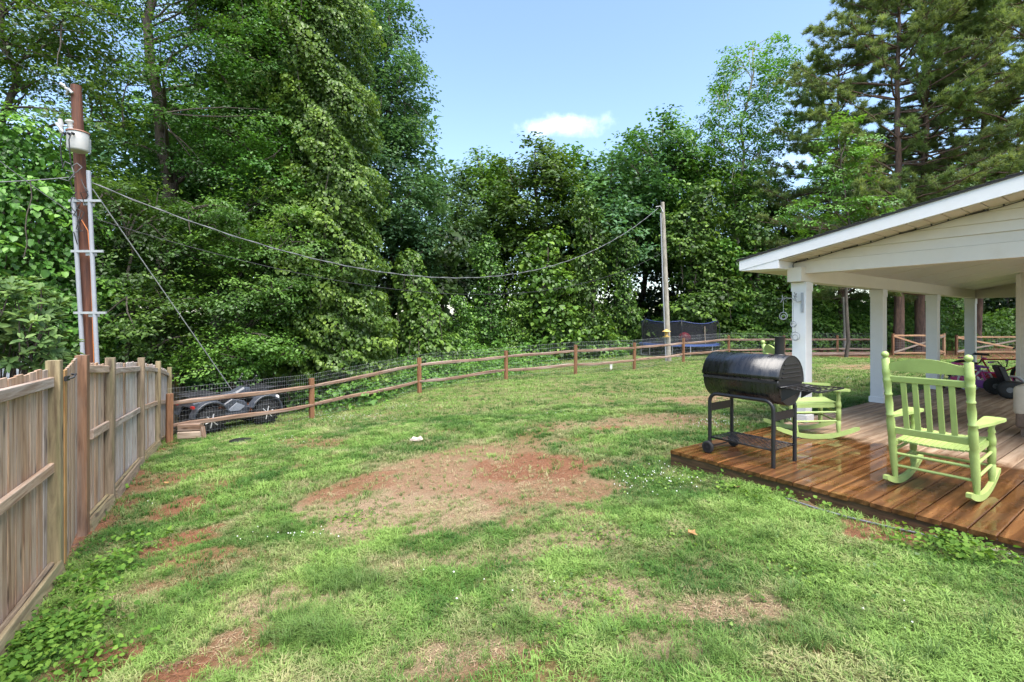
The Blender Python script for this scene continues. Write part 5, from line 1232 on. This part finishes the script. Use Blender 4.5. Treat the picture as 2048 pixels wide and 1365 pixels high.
def tree(name, label, base, els, nsp, per, ls, mat, bark, tr, seed, group=None, lo=.45, spr=(.5, 1.0), flat=.28, top=None, nlimb=12, cat='tree', tmpl=T_DIA, twigs=60, up=.75, droop=.3, trunk=True, trunk_to=None, forks=0, root=None):
    rng = np.random.default_rng(seed); base = Vector(base)
    t = thing(name, label, cat, base, 0, group); b = np.array(base)
    E_ = np.array(els, float); E_[:, :3] -= b
    C, d, k = ell_points(E_, nsp, rng, lo)
    ok = C[:, 2] > .3; C = C[ok]; d = d[ok]
    Rr = rng.uniform(*spr, len(C)); tone = np.clip(rng.normal(.42, .34, len(C)) + d[:, 2] * .25, 0, 1)  # lit and dark spray contrast painted into leaf tone, lighter towards the top
    pos, nr, sz, rn = sprays(C, Rr, per, ls, rng, flat, up, d, tone)
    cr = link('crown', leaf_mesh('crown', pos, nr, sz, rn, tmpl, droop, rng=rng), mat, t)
    if trunk:
        mb = MB(); tp = np.array(trunk_to) - b if trunk_to is not None else np.array([E_[:, 0].mean(), E_[:, 1].mean(), E_[:, 2].max()])
        spine = limb(mb, (0, 0, -.3), tp, tr, tr * .22, rng, 12, .02, 0)
        order = rng.permutation(len(C)); ends = []
        for q in order[:nlimb]:
            e = C[q]; zz = max(.15 * tp[2], min(e[2] - .25 * np.linalg.norm(e[:2] - tp[:2] * e[2] / tp[2]) - .3, tp[2] * .9)); f = min(.93, max(.08, zz / tp[2])); j = min(11, int(f * 12)); s = spine[j].lerp(spine[j + 1], f * 12 - j)
            r0 = max(.03, tr * (1 - f) * .55); ends.append(limb(mb, s, e, r0, .02, rng, 6, .05, .10))
        nodes = np.array([list(p) for path in ends for p in path[2:]]) if ends else np.zeros((1, 3))
        for q in order[nlimb:nlimb + twigs]:
            dd = ((nodes - C[q]) ** 2).sum(1); j = int(dd.argmin()); limb(mb, nodes[j], C[q], .028, .008, rng, 4, .06, .05)
        tk = mb.build('trunk', bark, t)
    return t
def vine_leaves(els, dens, ls, rng, back=.35, inner=.25, margin=.90, rough=.12):
    P_, N_, S_, R_ = [], [], [], []
    E_ = np.array(els, float)
    for i, e in enumerate(E_):
        a, b_, c = e[3:]; area = 4 * math.pi * (((a*b_) ** 1.6 + (a*c) ** 1.6 + (b_*c) ** 1.6) / 3) ** (1 / 1.6); n = int(area * dens)
        d = sph(n, rng); d = d[(d[:, 1] < .15) | (rng.random(n) < back)]; n = len(d)
        ph = rng.uniform(0, 6, 3); lump = 1 + rough * (np.sin(d[:, 0] * 5 + ph[0]) * np.cos(d[:, 2] * 7 + ph[1]) + .6 * np.sin(d[:, 2] * 13 + d[:, 0] * 9 + ph[2])) - rng.random(n) ** 3 * .25
        p = e[:3] + d * e[3:] * lump[:, None]; nr = unit(d / e[3:])
        ins = np.zeros(n, bool)
        for j, f in enumerate(E_):
            if j != i: ins |= ((((p - f[:3]) / f[3:]) ** 2).sum(1) < margin ** 2)
        p, nr, lump = p[~ins], nr[~ins], lump[~ins]; n = len(p)
        cl = (np.sin(p[:, 0] * 2.1 + ph[0]) * np.sin(p[:, 2] * 2.6 + ph[1]) + np.sin(p[:, 0] * 5.3 + p[:, 2] * 4.1)) * .13
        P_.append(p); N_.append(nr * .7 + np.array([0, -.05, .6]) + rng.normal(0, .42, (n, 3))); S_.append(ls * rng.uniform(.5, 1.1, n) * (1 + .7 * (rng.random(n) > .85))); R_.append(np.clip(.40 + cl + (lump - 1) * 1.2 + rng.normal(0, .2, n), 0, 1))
        m = int(n * inner)
        if m:
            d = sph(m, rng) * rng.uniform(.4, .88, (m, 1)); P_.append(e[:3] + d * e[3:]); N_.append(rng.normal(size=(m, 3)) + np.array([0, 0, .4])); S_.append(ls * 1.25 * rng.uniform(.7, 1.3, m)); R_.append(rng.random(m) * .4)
    return np.concatenate(P_), np.concatenate(N_), np.concatenate(S_), np.concatenate(R_)
def vine_tree(name, label, base, els, dens, ls, mat, bark, tr, seed, group=None, cat='tree', tmpl=T_PENT, inner=.25, trunk_to=None, rough=.12):
    rng = np.random.default_rng(seed); base = Vector(base); b = np.array(base); t = thing(name, label, cat, base, 0, group)
    E_ = np.array(els, float); E_[:, :3] -= b
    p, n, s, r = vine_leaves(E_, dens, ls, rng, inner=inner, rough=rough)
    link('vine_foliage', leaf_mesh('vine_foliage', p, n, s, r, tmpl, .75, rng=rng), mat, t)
    mb = MB(); tp = np.array(trunk_to) - b if trunk_to is not None else np.array([E_[:, 0].mean(), E_[:, 1].mean(), E_[:, 2].max() * .92])
    sp = limb(mb, (0, 0, -.3), tp, tr, tr * .25, rng, 10, .02, 0)
    for e in E_[:8]: limb(mb, sp[4], e[:3], tr * .4, .03, rng, 5)
    for k in range(10):                          # hanging vine stems
        e = E_[rng.integers(len(E_))]; x = e[0] + rng.normal() * e[3] * .5; y = e[1] - e[4] * .9; limb(mb, (x, y, e[2] + e[5] * .5), (x + rng.normal() * .2, y - .05, e[2] - e[5] * .9), .012, .012, rng, 5, .03, 0)
    mb.build('trunk', bark, t); return t
def gb(px, Y): x = (px - CX) / F * Y; return (x, Y, g1(x, Y))

# --- the big dark hardwoods on the left
tree('hardwood_tree', 'huge dark hardwood tree with forked trunk filling the upper left', gb(352, 17), [EL(230,60,17.5,250,200,3.2), EL(420,250,16.8,190,190,2.8), EL(130,330,17.5,190,150,3), EL(500,60,17.5,190,170,3.2), EL(300,-150,18,330,200,4), EL(250,480,17,200,120,2.8), EL(560,250,18.5,130,200,2.4), EL(600,30,19,120,160,2.4)],
     620, 130, .12, M['leaf_dark'], M['bark'], .40, 11, None, .35, (.7, 1.35), .17, nlimb=30, twigs=150, trunk_to=tuple(P(285, -120, 17.3)))
tree('hardwood_tree', 'airy hardwood tree at the far left edge with sky showing through', gb(-40, 13.5), [EL(20,30,13.5,170,130,2.6), EL(60,190,13.5,150,110,2.4), EL(-90,150,13.5,120,220,2.4), EL(150,90,14.5,120,110,2.2)],
     150, 80, .135, M['leaf_mid'], M['bark'], .20, 12, None, .35, (.55, 1.0), .26, nlimb=18, twigs=90, trunk_to=tuple(P(10, -120, 13.5)))
tree('understory_tree', 'low spreading tree with layered branches below the big hardwood', gb(455, 15.2), [EL(470,430,15.3,150,70,1.8), EL(400,500,15.2,150,55,1.7), EL(560,520,15.4,110,70,1.6), EL(470,590,15.0,150,60,1.6)],
     260, 110, .105, M['leaf_mid'], M['bark'], .10, 13, None, .3, (.5, .95), .20, nlimb=16, twigs=80)
tree('understory_tree', 'slim young tree just right of the left utility pole', gb(270, 13.5), [EL(250,430,13.5,120,90,1.6), EL(240,560,13.4,110,100,1.5), EL(300,650,13.2,130,70,1.5)],
     170, 90, .115, M['leaf_dark'], M['bark'], .09, 14, None, .3, (.5, .9), .22, nlimb=14, twigs=60)
tree('shrub_tree', 'bright leafy shrub overhanging the quad bike', gb(455, 14.3), [EL(455,700,14.2,110,50,1.1), EL(415,735,13.8,90,40,.9), EL(520,690,14.6,80,50,1.0)],
     110, 85, .10, M['leaf_bright'], M['bark'], .05, 15, None, .3, (.4, .75), .25, nlimb=10, twigs=40, cat='shrub')
tree('shrub_tree', 'shaded shrub behind the end of the privacy fence', gb(290, 17.0), [EL(290,700,16.5,130,60,1.3), EL(200,690,15.5,110,70,1.3)],
     110, 85, .12, M['leaf_dark'], M['bark'], .06, 16, None, .3, (.5, .9), .28, nlimb=10, twigs=40, cat='shrub')
vine_tree('vine_covered_tree', 'tall tree smothered in broad vine leaves at the wood edge left of centre', gb(665, 17), [EL(612,-30,18.2,125,170,2.2), EL(642,120,17.9,104,150,2.0), EL(545,60,18.6,120,140,2.0), EL(560,230,18.3,110,130,1.9), EL(662,270,17.8,90,150,2.0), EL(680,400,17.4,88,120,1.9), EL(676,520,17.0,86,110,1.8), EL(682,640,17.2,86,100,1.7), EL(685,720,17.1,95,60,1.6), EL(600,560,16.6,85,120,1.7), EL(600,430,17.2,80,80,1.7), EL(590,690,16.7,95,65,1.3), EL(752,700,18.3,40,80,1.2)],
     350, .105, M['leaf_vine'], M['bark'], .28, 21, inner=.4, rough=.2)
tree('hardwood_tree', 'mid green hardwood with drooping sprays between the huge tree and the vines', gb(520, 17.5), [EL(520,120,17,110,130,2.2), EL(480,300,16.8,120,110,2.0), EL(560,360,16.8,90,110,1.8), EL(555,200,17.2,75,140,1.8), EL(500,-40,17.5,110,90,2.2)],
     250, 120, .11, M['leaf_mid'], M['bark'], .17, 17, None, .35, (.55, 1.05), .26, nlimb=20, twigs=80, trunk_to=tuple(P(530, -80, 17.4)))
vine_tree('vine_bank', 'bank of bright vine leaves behind the left utility pole', gb(60, 12), [EL(30,330,12.5,100,90,1.5), EL(60,440,12,120,100,1.4), EL(30,560,11.8,110,90,1.3), EL(120,560,12.4,80,110,1.2), EL(200,620,13,70,90,1.2), EL(-60,450,11.5,100,160,1.3), EL(90,660,12,110,60,1.2)],
     170, .12, M['leaf_vine'], M['bark'], .10, 22, cat='vines', inner=.5, rough=.2)
# --- tall bluish tree further back
tree('hardwood_tree', 'tall bluish green tree standing behind the vine covered tree', gb(785, 27), [EL(775,90,28,70,95,2.4), EL(795,210,27,78,100,2.6), EL(800,330,26.5,75,100,2.6), EL(840,430,26,55,90,2.0), EL(815,500,26,60,110,2.0), EL(740,20,28.5,70,80,2.4)],
     380, 75, .21, M['leaf_blue'], M['bark'], .26, 31, None, .4, (.6, 1.1), .5, nlimb=16, twigs=60, trunk_to=tuple(P(775, 0, 28)))
vine_tree('vine_covered_tree', 'sloping cone of vines leaning out from the wood near the mid fence', gb(850, 22.5), [EL(820,560,23,30,60,1.0), EL(838,610,22.8,38,60,1.1), EL(850,660,22.4,48,60,1.2), EL(865,700,22,60,40,1.2)], 120, .17, M['leaf_vine'], M['bark'], .12, 32)

# --- wood behind the lawn: four kinds of tree, copied and turned
def proto_round(seed, mat, H=12.5, w=2.9, nsp=230, per=50, ls=.25, lo=.35):
    els = [(0, 0, H * .72, w, w, H * .26), (w * .4, .3, H * .5, w * .8, w * .8, H * .17), (-w * .45, -.3, H * .55, w * .8, w * .8, H * .2), (.3, -.2, H * .88, w * .6, w * .6, H * .12)]
    t = tree('hardwood_tree', 'proto', (0, 0, 0), els, nsp, per, ls, mat, M['bark'], .19, seed, None, lo, (.55, 1.1), .45, nlimb=14, twigs=40, trunk_to=(0, 0, H * .95)); return t
protoA = proto_round(51, M['leaf_mid']); protoB = proto_round(52, M['leaf_dark'], 13, 2.7, 230, 50, .25); protoC = proto_round(53, M['leaf_blue'], 12, 3.1, 210, 48, .26)
def proto_vine(seed, H=10, w=1.5, mat=None):
    rng = np.random.default_rng(seed); els = []
    for k in range(13):
        f = k / 12; els.append((rng.normal() * .75 * (1.1 - .6 * f), rng.normal() * .4, .5 + f * (H - 1.3), w * (1.0 - .5 * f) * rng.uniform(.5, 1.25), w * (.9 - .5 * f), H * rng.uniform(.05, .12)))
    return vine_tree('vine_covered_tree', 'proto', (0, 0, 0), els, 95, .165, mat or M['leaf_vine'], M['bark'], .15, seed, rough=.3)
protoV = proto_vine(61, 10, 1.6, M['leaf_mid']); protoW = proto_vine(62, 7, 1.5); protoU = proto_vine(63, 10, 1.8, M['leaf_mid'])
used = set()
def put(proto, label, px, Y, topy, wid=1.0, rz=0.0, group=None, proto_h=12.5):
    x = (px - CX) / F * Y; z = g1(x, Y); h = EYE + (CY - topy) / F * Y - z; s = h / proto_h
    o = proto if proto.name not in used else copy_tree(proto); used.add(proto.name)
    o.location = (x, Y, z - .05); o.scale = (s * wid, s * wid, s); o.rotation_euler = (0, 0, rz)
    tag(o, label, 'tree', group)
W = 'trees of the wood behind the lawn'
for (pr, ph, px, Y, ty, wd, lab) in [
    (protoA, 12.3, 955, 34, 300, 1.0, 'rounded tree standing left of the dense middle tree in the wood'),
    (protoB, 12.8, 1070, 32, 285, 1.15, 'dense dark tree with a domed top at the middle of the wood'),
    (protoC, 11.8, 890, 31, 345, .9, 'bluish tree filling the notch right of the tall bluish tree'),
    (protoA, 12.3, 1150, 35, 305, 1.15, 'pale green tree right of the dense domed tree'),
    (protoC, 11.8, 1225, 33, 310, 1.15, 'bluish rounded tree left of the tall clumped tree'),
    (protoB, 12.8, 1325, 33, 232, .95, 'tall clumped tree rising behind the slender grey pole'),
    (protoA, 12.3, 1400, 34, 290, .95, 'mid green tree between the slender pole and the sparse tall tree'),
    (protoB, 12.8, 1010, 38, 330, .8, 'dark tree showing between the two domed trees of the wood'),
    (protoC, 11.8, 1275, 37, 270, 1.0, 'further tree showing left of the tall clumped tree'),
    (protoA, 12.3, 1490, 38, 330, 1.1, 'broad tree under the sparse tall tree'),
    (protoB, 12.8, 1570, 34, 360, .9, 'dark tree left of the pine crowns'),
    (protoB, 12.8, 1660, 36, 330, 1.0, 'dark tree behind the young maple above the porch roof'),
    (protoC, 11.8, 1770, 38, 300, 1.1, 'deep tree behind the twin pine trunks'),
    (protoB, 12.8, 1900, 36, 320, 1.1, 'dark tree behind the porch beyond the second column'),
    (protoA, 12.3, 2010, 38, 300, 1.1, 'tree in the wood seen past the house corner'),
    (protoB, 12.8, 2140, 34, 250, 1.1, 'dark tree hidden behind the porch at the right edge'),
    (protoB, 12.8, 60, 25, 380, 1.5, 'dim tree deep in the wood behind the left vine bank'),
    (protoB, 12.8, 200, 27, 300, 1.4, 'dim tree deep behind the left utility pole'),
    (protoC, 11.8, 330, 26, 200, 1.2, 'dim tree deep behind the huge hardwood trunk'),
    (protoB, 12.8, 440, 25, 180, 1.2, 'dim tree deep behind the layered understory tree'),
    (protoB, 12.8, 560, 27, 100, 1.2, 'dim tree deep behind the vine covered tree'),
    (protoA, 12.3, -80, 24, 350, 1.5, 'dim tree just past the left picture edge'),
    (protoC, 11.8, 700, 30, 150, 1.1, 'dim tree between the vine covered tree and the bluish one')]:
    put(pr, lab, px, Y, ty, wd, (px * .37) % 6.28, W, ph)
for (pr, ph, px, Y, ty, wd, lab) in [
    (protoV, 9.6, 985, 27.5, 480, 1.1, 'vine column left of the middle of the wood edge'),
    (protoW, 6.7, 1085, 28, 455, 1.2, 'vine column at the middle of the wood edge'),
    (protoU, 9.6, 1180, 29, 400, .9, 'tall vine column right of the middle of the wood edge'),
    (protoV, 9.6, 1245, 29.5, 470, 1.0, 'vine column left of the trampoline'),
    (protoU, 9.6, 1390, 29.5, 390, 1.25, 'tall vine column behind the trampoline'),
    (protoW, 6.7, 1450, 30.5, 480, 1.1, 'vine column right of the trampoline net'),
    (protoV, 9.6, 1520, 30, 400, 1.2, 'vine column left of the porch eave'),
    (protoW, 6.7, 925, 25.5, 590, .9, 'low vine heap beside the sloping cone of vines'),
    (protoW, 6.7, 1030, 27, 600, 1.1, 'low vine heap behind the middle of the rail fence'),
    (protoW, 6.7, 1130, 28, 610, 1.2, 'low vine heap right of the middle vine column')]:
    put(pr, lab, px, Y, ty, wd, (px * .61) % 6.28, 'vine columns along the wood edge', ph)
# --- sparse tall tree with pale limbs
tree('sparse_tree', 'tall sparse pale-limbed tree standing above the wood left of the pines', gb(1490, 33), [EL(1500,150,33,75,75,2.6), EL(1440,250,33,60,80,2.4), EL(1540,230,33,60,90,2.4), EL(1480,340,33,95,80,2.6), EL(1560,110,33,35,45,1.2), EL(1420,340,33,50,60,1.6)],
     330, 50, .20, M['leaf_bright'], M['bark_pale'], .20, 71, None, .2, (.4, .9), .5, nlimb=22, twigs=120, trunk_to=tuple(P(1505, 95, 33)))
# --- pines
def pine(label, px, Y, H, seed, z0=.22, spread=5.2, tr=.30):
    rng = np.random.default_rng(seed); base = gb(px, Y); t = thing('pine_tree', label, 'tree', base, 0, 'big pines behind the porch')
    mb = MB(); sp = limb(mb, (0, 0, -.3), (rng.normal() * .3, rng.normal() * .3, H), tr, .05, rng, 14, .005, 0, .0012)
    NP, NA, NR = [], [], []
    z = H * z0
    while z < H * .98:
        f = (z / H - z0) / (1 - z0); L = spread * (1 - .72 * f ** 1.6) * rng.uniform(.75, 1.1) * (.75 + .25 * min(1, f * 5))
        for k in range(rng.integers(4, 6)):
            a = rng.uniform(0, 6.283); j = min(13, int(z / H * 14)); s = sp[j].lerp(sp[j + 1], z / H * 14 - j)
            e = np.array(s) + np.array([math.cos(a) * L, math.sin(a) * L, L * (.05 + .45 * f) + rng.normal() * .25])
            path = limb(mb, s, e, .055 * (1 - .5 * f) + .015, .012, rng, 7, .05, -.04)
            for q in range(3, 8):
                p = np.array(path[q])
                for w in range(3):
                    d = np.array([math.cos(a + rng.normal() * .9), math.sin(a + rng.normal() * .9), rng.uniform(.05, .55)]); ln = rng.uniform(.35, .95) * (1.1 - .07 * q); c = p + d * ln
                    limb(mb, p, c, .014, .006, rng, 2, .05, .03)
                    for v_ in range(3):
                        cc = c - d * ln * .24 * v_ + rng.normal(0, .07, 3); NP.append(cc); NA.append(d + np.array([0, 0, .35])); NR.append(rng.random())
        z += rng.uniform(.55, .9) * (1 if f < .7 else .8)
    NP = np.array(NP); NA = unit(np.array(NA)); NR = np.array(NR); per = 27; i = np.repeat(np.arange(len(NP)), per); N = len(i)
    ax = unit(sph(N, rng) * 1.0 + NA[i] * .85); pos = NP[i] + rng.normal(0, .03, (N, 3)); nr = np.cross(ax, sph(N, rng))
    me = leaf_mesh('needles', pos, nr, rng.uniform(.20, .32, N), np.clip(NR[i] * .5 + rng.random(N) * .35 + ax[:, 2] * .2 + .08, 0, 1), T_NEEDLE, 0, axis=ax, width=np.full(N, .036), rng=rng)
    link('crown', me, M['needle'], t); mb.build('trunk', M['bark_pine'], t); return t
pine('tall pine with the left of the twin trunks seen between porch columns', 1800, 26, 21, 81, .17, 7.0, .27)
pine('tall pine with the right of the twin trunks seen between porch columns', 1838, 27, 22, 82, .26, 5.4, .28)
pine('broad pine spreading over the porch roof at the right edge', 2085, 24, 20, 83, .22, 6.0, .30)
pine('pine rising behind the last porch column', 1952, 28, 21, 85, .18, 5.6, .26)
pine('pine at the left of the pine group above the eave', 1690, 30, 18, 84, .20, 5.8, .22)
tree('young_maple', 'young bright maple with layered leaves in front of the pines', gb(1690, 23), [EL(1680,340,23,85,50,1.8), EL(1640,430,23,80,35,1.7), EL(1740,420,23,70,40,1.7), EL(1700,280,23.4,50,50,1.4), EL(1620,520,23,70,60,1.5)],
     120, 60, .15, M['leaf_bright'], M['bark'], .09, 91, None, .3, (.4, .8), .2, nlimb=14, twigs=60)
# --- undergrowth along the wood edge (uncountable)
def undergrowth(name, label, line, dens, ls, mat, seed, hs=(.5, 1.3), ws=(.8, 1.6), step=1.1, rows=2, rowgap=1.4):
    rng = np.random.default_rng(seed); els = []
    for (a, b_) in zip(line[:-1], line[1:]):
        A = np.array(a, float); B = np.array(b_, float); L = np.linalg.norm(B - A); n = max(1, int(L / step)); nd = np.array([-(B - A)[1], (B - A)[0]]) / L
        for k in range(n):
            for r in range(rows):
                p = A + (B - A) * (k + rng.random()) / n + nd * (r * rowgap + rng.normal() * .3); h = rng.uniform(*hs) * (1 + .45 * r); w = rng.uniform(*ws)
                els.append((p[0], p[1], g1(p[0], p[1]) + h * .25, w, w * .9, h * .75))
    p, n, s, r = vine_leaves(els, dens, ls, rng, back=.5, inner=.12, margin=.85)
    z = gz(p[:, 0], p[:, 1]); ok = p[:, 2] > z - .02
    o = link(name, leaf_mesh(name, p[ok], n[ok], s[ok], r[ok], T_HEART2, .5, rng=rng), mat); tag(o, label, 'undergrowth', None, 'stuff')
undergrowth('undergrowth', 'tangled vine undergrowth between the quad bike and the wood', [(-6.0, 14.9), (-4.4, 16.3), (-2.6, 18.4), (-1.2, 21.0), (1.5, 24.8)], 120, .11, M['leaf_bright'], 101, (.35, .8), (.7, 1.2), .8, 3, 1.1)
undergrowth('undergrowth', 'leafy undergrowth along the foot of the wood behind the trampoline', [(1.0, 26.0), (5, 28.2), (10.5, 30.2), (15.5, 30.0)], 60, .17, M['leaf_vine'], 102, (.6, 1.6), (1, 1.8), 1.2, 2, 1.6)
undergrowth('undergrowth', 'bright vine undergrowth behind the far fence and gates', [(13, 28.5), (19, 28.8), (25, 29.0), (31, 29.5)], 85, .16, M['leaf_bright'], 103, (1.0, 2.4), (1.2, 2.0), 1.2, 3, 1.5)
undergrowth('undergrowth', 'dark undergrowth on the floor of the left wood', [(-16, 15.5), (-11, 17.5), (-8, 19), (-4, 22)], 60, .16, M['leaf_dark'], 104, (.6, 1.6), (1, 1.8), 1.3, 2, 1.6)
def far_wood():
    rng = np.random.default_rng(105); els = []
    for k in range(560):
        a = rng.uniform(-1.25, 1.2); Y = rng.uniform(36, 44) if a > -.15 else rng.uniform(26, 34); x = a * Y * 1.05
        z = g1(x, Y); h = rng.uniform(.3, 7.5) if k % 2 else rng.uniform(.2, 3.0); els.append((x, Y, z + h, rng.uniform(1.2, 2.4), 1.3, rng.uniform(.9, 1.8)))
    p, n, s, r = vine_leaves(els, 14, .42, rng, back=.3, inner=.2, margin=.7)
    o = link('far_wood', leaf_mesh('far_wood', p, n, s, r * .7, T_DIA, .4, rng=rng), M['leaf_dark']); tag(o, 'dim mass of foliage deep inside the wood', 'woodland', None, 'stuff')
far_wood()
# --- large-leaved shrub behind the nearest fence
def big_leaf_shrub():
    rng = np.random.default_rng(111); base = gb(10, 5.9); t = thing('large_leaved_shrub', 'glossy large-leaved shrub above the nearest fence at far left', 'shrub', base); b = np.array(base)
    els = np.array([EL(10,620,5.8,85,70,.55), EL(60,680,5.7,60,60,.5), EL(-60,640,5.8,90,110,.6), EL(-20,760,5.8,130,110,.6)]); els[:, :3] -= b
    C, d, k = ell_points(els, 420, rng, .75); per = 8; i = np.repeat(np.arange(len(C)), per); N = len(i); ang = np.tile(np.arange(per) * 2.4, len(C)) + rng.random(N)
    ax = np.stack([np.cos(ang), np.sin(ang), rng.uniform(-.1, .7, N)], 1) * .8 + d[i] * .55 + np.array([0, 0, .25]); nr = np.cross(np.cross(ax, np.array([0, 0, 1.])), ax) + rng.normal(0, .2, (N, 3)) + d[i] * .7 + np.array([.1, -.35, .1])
    link('foliage', leaf_mesh('foliage', C[i] + rng.normal(0, .012, (N, 3)), nr, rng.uniform(.08, .145, N), np.clip(rng.normal(.45, .25, N) + d[i][:, 2] * .2, 0, 1), T_OVAL, 0, axis=unit(ax), rng=rng), M['leaf_shrub'], t)
    mb = MB()
    for q in range(60): limb(mb, (rng.normal() * .1, rng.normal() * .1, 0), C[q], .02, .006, rng, 5, .05, .05)
    mb.build('stems', M['bark'], t)
big_leaf_shrub()
# --- weeds, clover and litter (uncountable)
def ground_leaves(name, label, spots, ls, mat, seed, h=(.01, .09), tmpl=T_HEART, cat='weeds'):
    rng = np.random.default_rng(seed); P_ = []
    for (px, py, rx, ry, n) in spots:
        cx, cy = gpx(px, py); x1, y1 = gpx(px + rx, py); x2, y2 = gpx(px, py - ry); a = abs(x1 - cx); b_ = abs(y2 - cy)
        m = max(1, n // 9); c = np.stack([cx + rng.normal(0, .5, m) * a, cy + rng.normal(0, .5, m) * b_], 1)
        q = c[rng.integers(0, m, n)] + rng.normal(0, .045, (n, 2)); P_.append(q)
    q = np.concatenate(P_); du = (q[:, 0] - 1.775) * .822 + (q[:, 1] - 5.41) * .569; dv = -(q[:, 0] - 1.775) * .569 + (q[:, 1] - 5.41) * .822; q = q[~((du > -.03) & (dv < .03))]
    t_ = (q[:, 0] - F0.x) * FN.x + (q[:, 1] - F0.y) * FN.y; q = q[t_ > .08]; n = len(q)
    pos = np.stack([q[:, 0], q[:, 1], gz(q[:, 0], q[:, 1]) + rng.uniform(*h, n)], 1); nr = rng.normal(0, .55, (n, 3)); nr[:, 2] = 1
    o = link(name, leaf_mesh(name, pos, nr, ls * rng.uniform(.35, 1.45, n), rng.random(n), tmpl, 0, rng=rng), mat); tag(o, label, cat, None, 'stuff')
ground_leaves('ground_weeds', 'bright leafy weeds creeping over the ground at lower left', [(60,1290,110,60,900),(140,1190,80,40,420),(20,1350,120,40,500),(240,1120,50,25,150),(190,1330,60,40,120),(130,1140,40,20,90),(250,1090,30,12,60),(232,985,20,8,40),(150,1260,60,40,260)], .032, M['weed'], 121)
ground_leaves('deck_weeds', 'low leafy weeds sprouting along the front foot of the deck', [(1500,950,120,14,260),(1900,1090,160,22,420),(1680,1010,50,12,90),(1480,985,40,8,80),(1980,1120,90,22,240),(1400,935,50,8,100),(1620,1000,160,12,160)], .030, M['weed'], 122)
ground_leaves('clover', 'pale clover patches in the lawn', [(1330,960,110,30,700),(1700,1150,220,60,700),(1420,845,60,10,260),(700,1040,50,15,160),(260,1100,40,15,120),(1100,1200,200,60,500),(700,830,150,10,400),(1250,1080,200,40,400)], .020, M['leaf_bright'], 123, (.005, .04))
def dots(name, label, spots, r, mat, seed, cat, h=(.03, .07), sq=1.0):
    rng = np.random.default_rng(seed); mb = MB()
    for (px, py, rx, ry, n) in spots:
        for k in range(n):
            x, y = gpx(px + rng.normal(0, .5) * rx, py + rng.normal(0, .5) * ry); du = (x - 1.775) * .822 + (y - 5.41) * .569; dv = -(x - 1.775) * .569 + (y - 5.41) * .822
            if du > -.03 and dv < .03: continue
            z = g1(x, y) + rng.uniform(*h); s = r * rng.uniform(.6, 1.2); a = rng.uniform(0, 3)
            c, si = math.cos(a) * s, math.sin(a) * s
            mb.add([(x + c, y + si, z), (x - si * sq, y + c * sq, z + s * .2), (x - c, y - si, z), (x + si * sq, y - c * sq, z - s * .2), (x, y, z + s * .9 * sq), (x, y, z - s * .9 * sq)], [(0,1,4),(1,2,4),(2,3,4),(3,0,4),(1,0,5),(2,1,5),(3,2,5),(0,3,5)])
    o = mb.build(name, mat); tag(o, label, cat, None, 'stuff')
dots('clover_flowers', 'scattered white clover flowers across the lawn', [(690,835,110,9,120),(800,815,60,6,50),(1430,850,60,14,80),(520,1080,60,20,9),(640,1070,80,20,10),(1310,965,110,30,60),(1740,1230,200,60,4),(1890,745,50,6,26),(1690,760,60,6,20),(300,1010,30,10,3),(1150,830,80,8,16),(1000,1200,200,50,6),(560,880,70,8,16)], .0068, M['white'], 131, 'flowers', (.03, .06))
M['chip'] = paint('bark_chip', (.16, .075, .045), .85, .5, 3)
dots('bark_chips', 'reddish bark chips and dead leaves along the foot of the fence', [(200,1090,40,25,120),(110,1180,40,30,120),(60,1240,40,20,90),(235,1040,25,20,60),(170,1110,60,30,90),(290,940,15,12,30),(330,1330,60,20,40),(260,1005,18,16,40)], .018, M['chip'], 132, 'bark chips', (.0, .012), .35)
M['straw'] = paint('straw_bits', (.36, .27, .16), .85, .3, 3)
def straw_bits():
    rng = np.random.default_rng(141); P_ = []
    for (px, py, rx, ry, n) in [(850,985,230,60,2200),(940,950,230,50,900),(930,1310,190,40,420),(1440,1215,150,40,420),(1190,1195,120,40,260),(520,1215,110,30,240),(480,1285,110,36,260),(1130,1085,120,26,240),(1270,845,150,16,260),(720,1080,60,14,120),(1100,985,110,40,420),(370,1060,100,60,200)]:
        cx, cy = gpx(px, py); x1, _ = gpx(px + rx, py); _, y2 = gpx(px, py - ry); P_.append(np.stack([cx + rng.normal(0, .5, n) * abs(x1 - cx), cy + rng.normal(0, .5, n) * abs(y2 - cy)], 1))
    q = np.concatenate(P_); n = len(q); pos = np.stack([q[:, 0], q[:, 1], gz(q[:, 0], q[:, 1]) + rng.uniform(.002, .014, n)], 1)
    ax = rng.normal(size=(n, 3)); ax[:, 2] *= .15; nr = rng.normal(0, .3, (n, 3)); nr[:, 2] = 1
    o = link('straw', leaf_mesh('straw', pos, nr, rng.uniform(.025, .06, n), rng.random(n), T_NEEDLE, 0, axis=unit(ax), width=np.full(n, .0035), rng=rng), M['straw']); tag(o, 'dry straw stalks strewn over the bare clay patch', 'straw', None, 'stuff')
straw_bits()
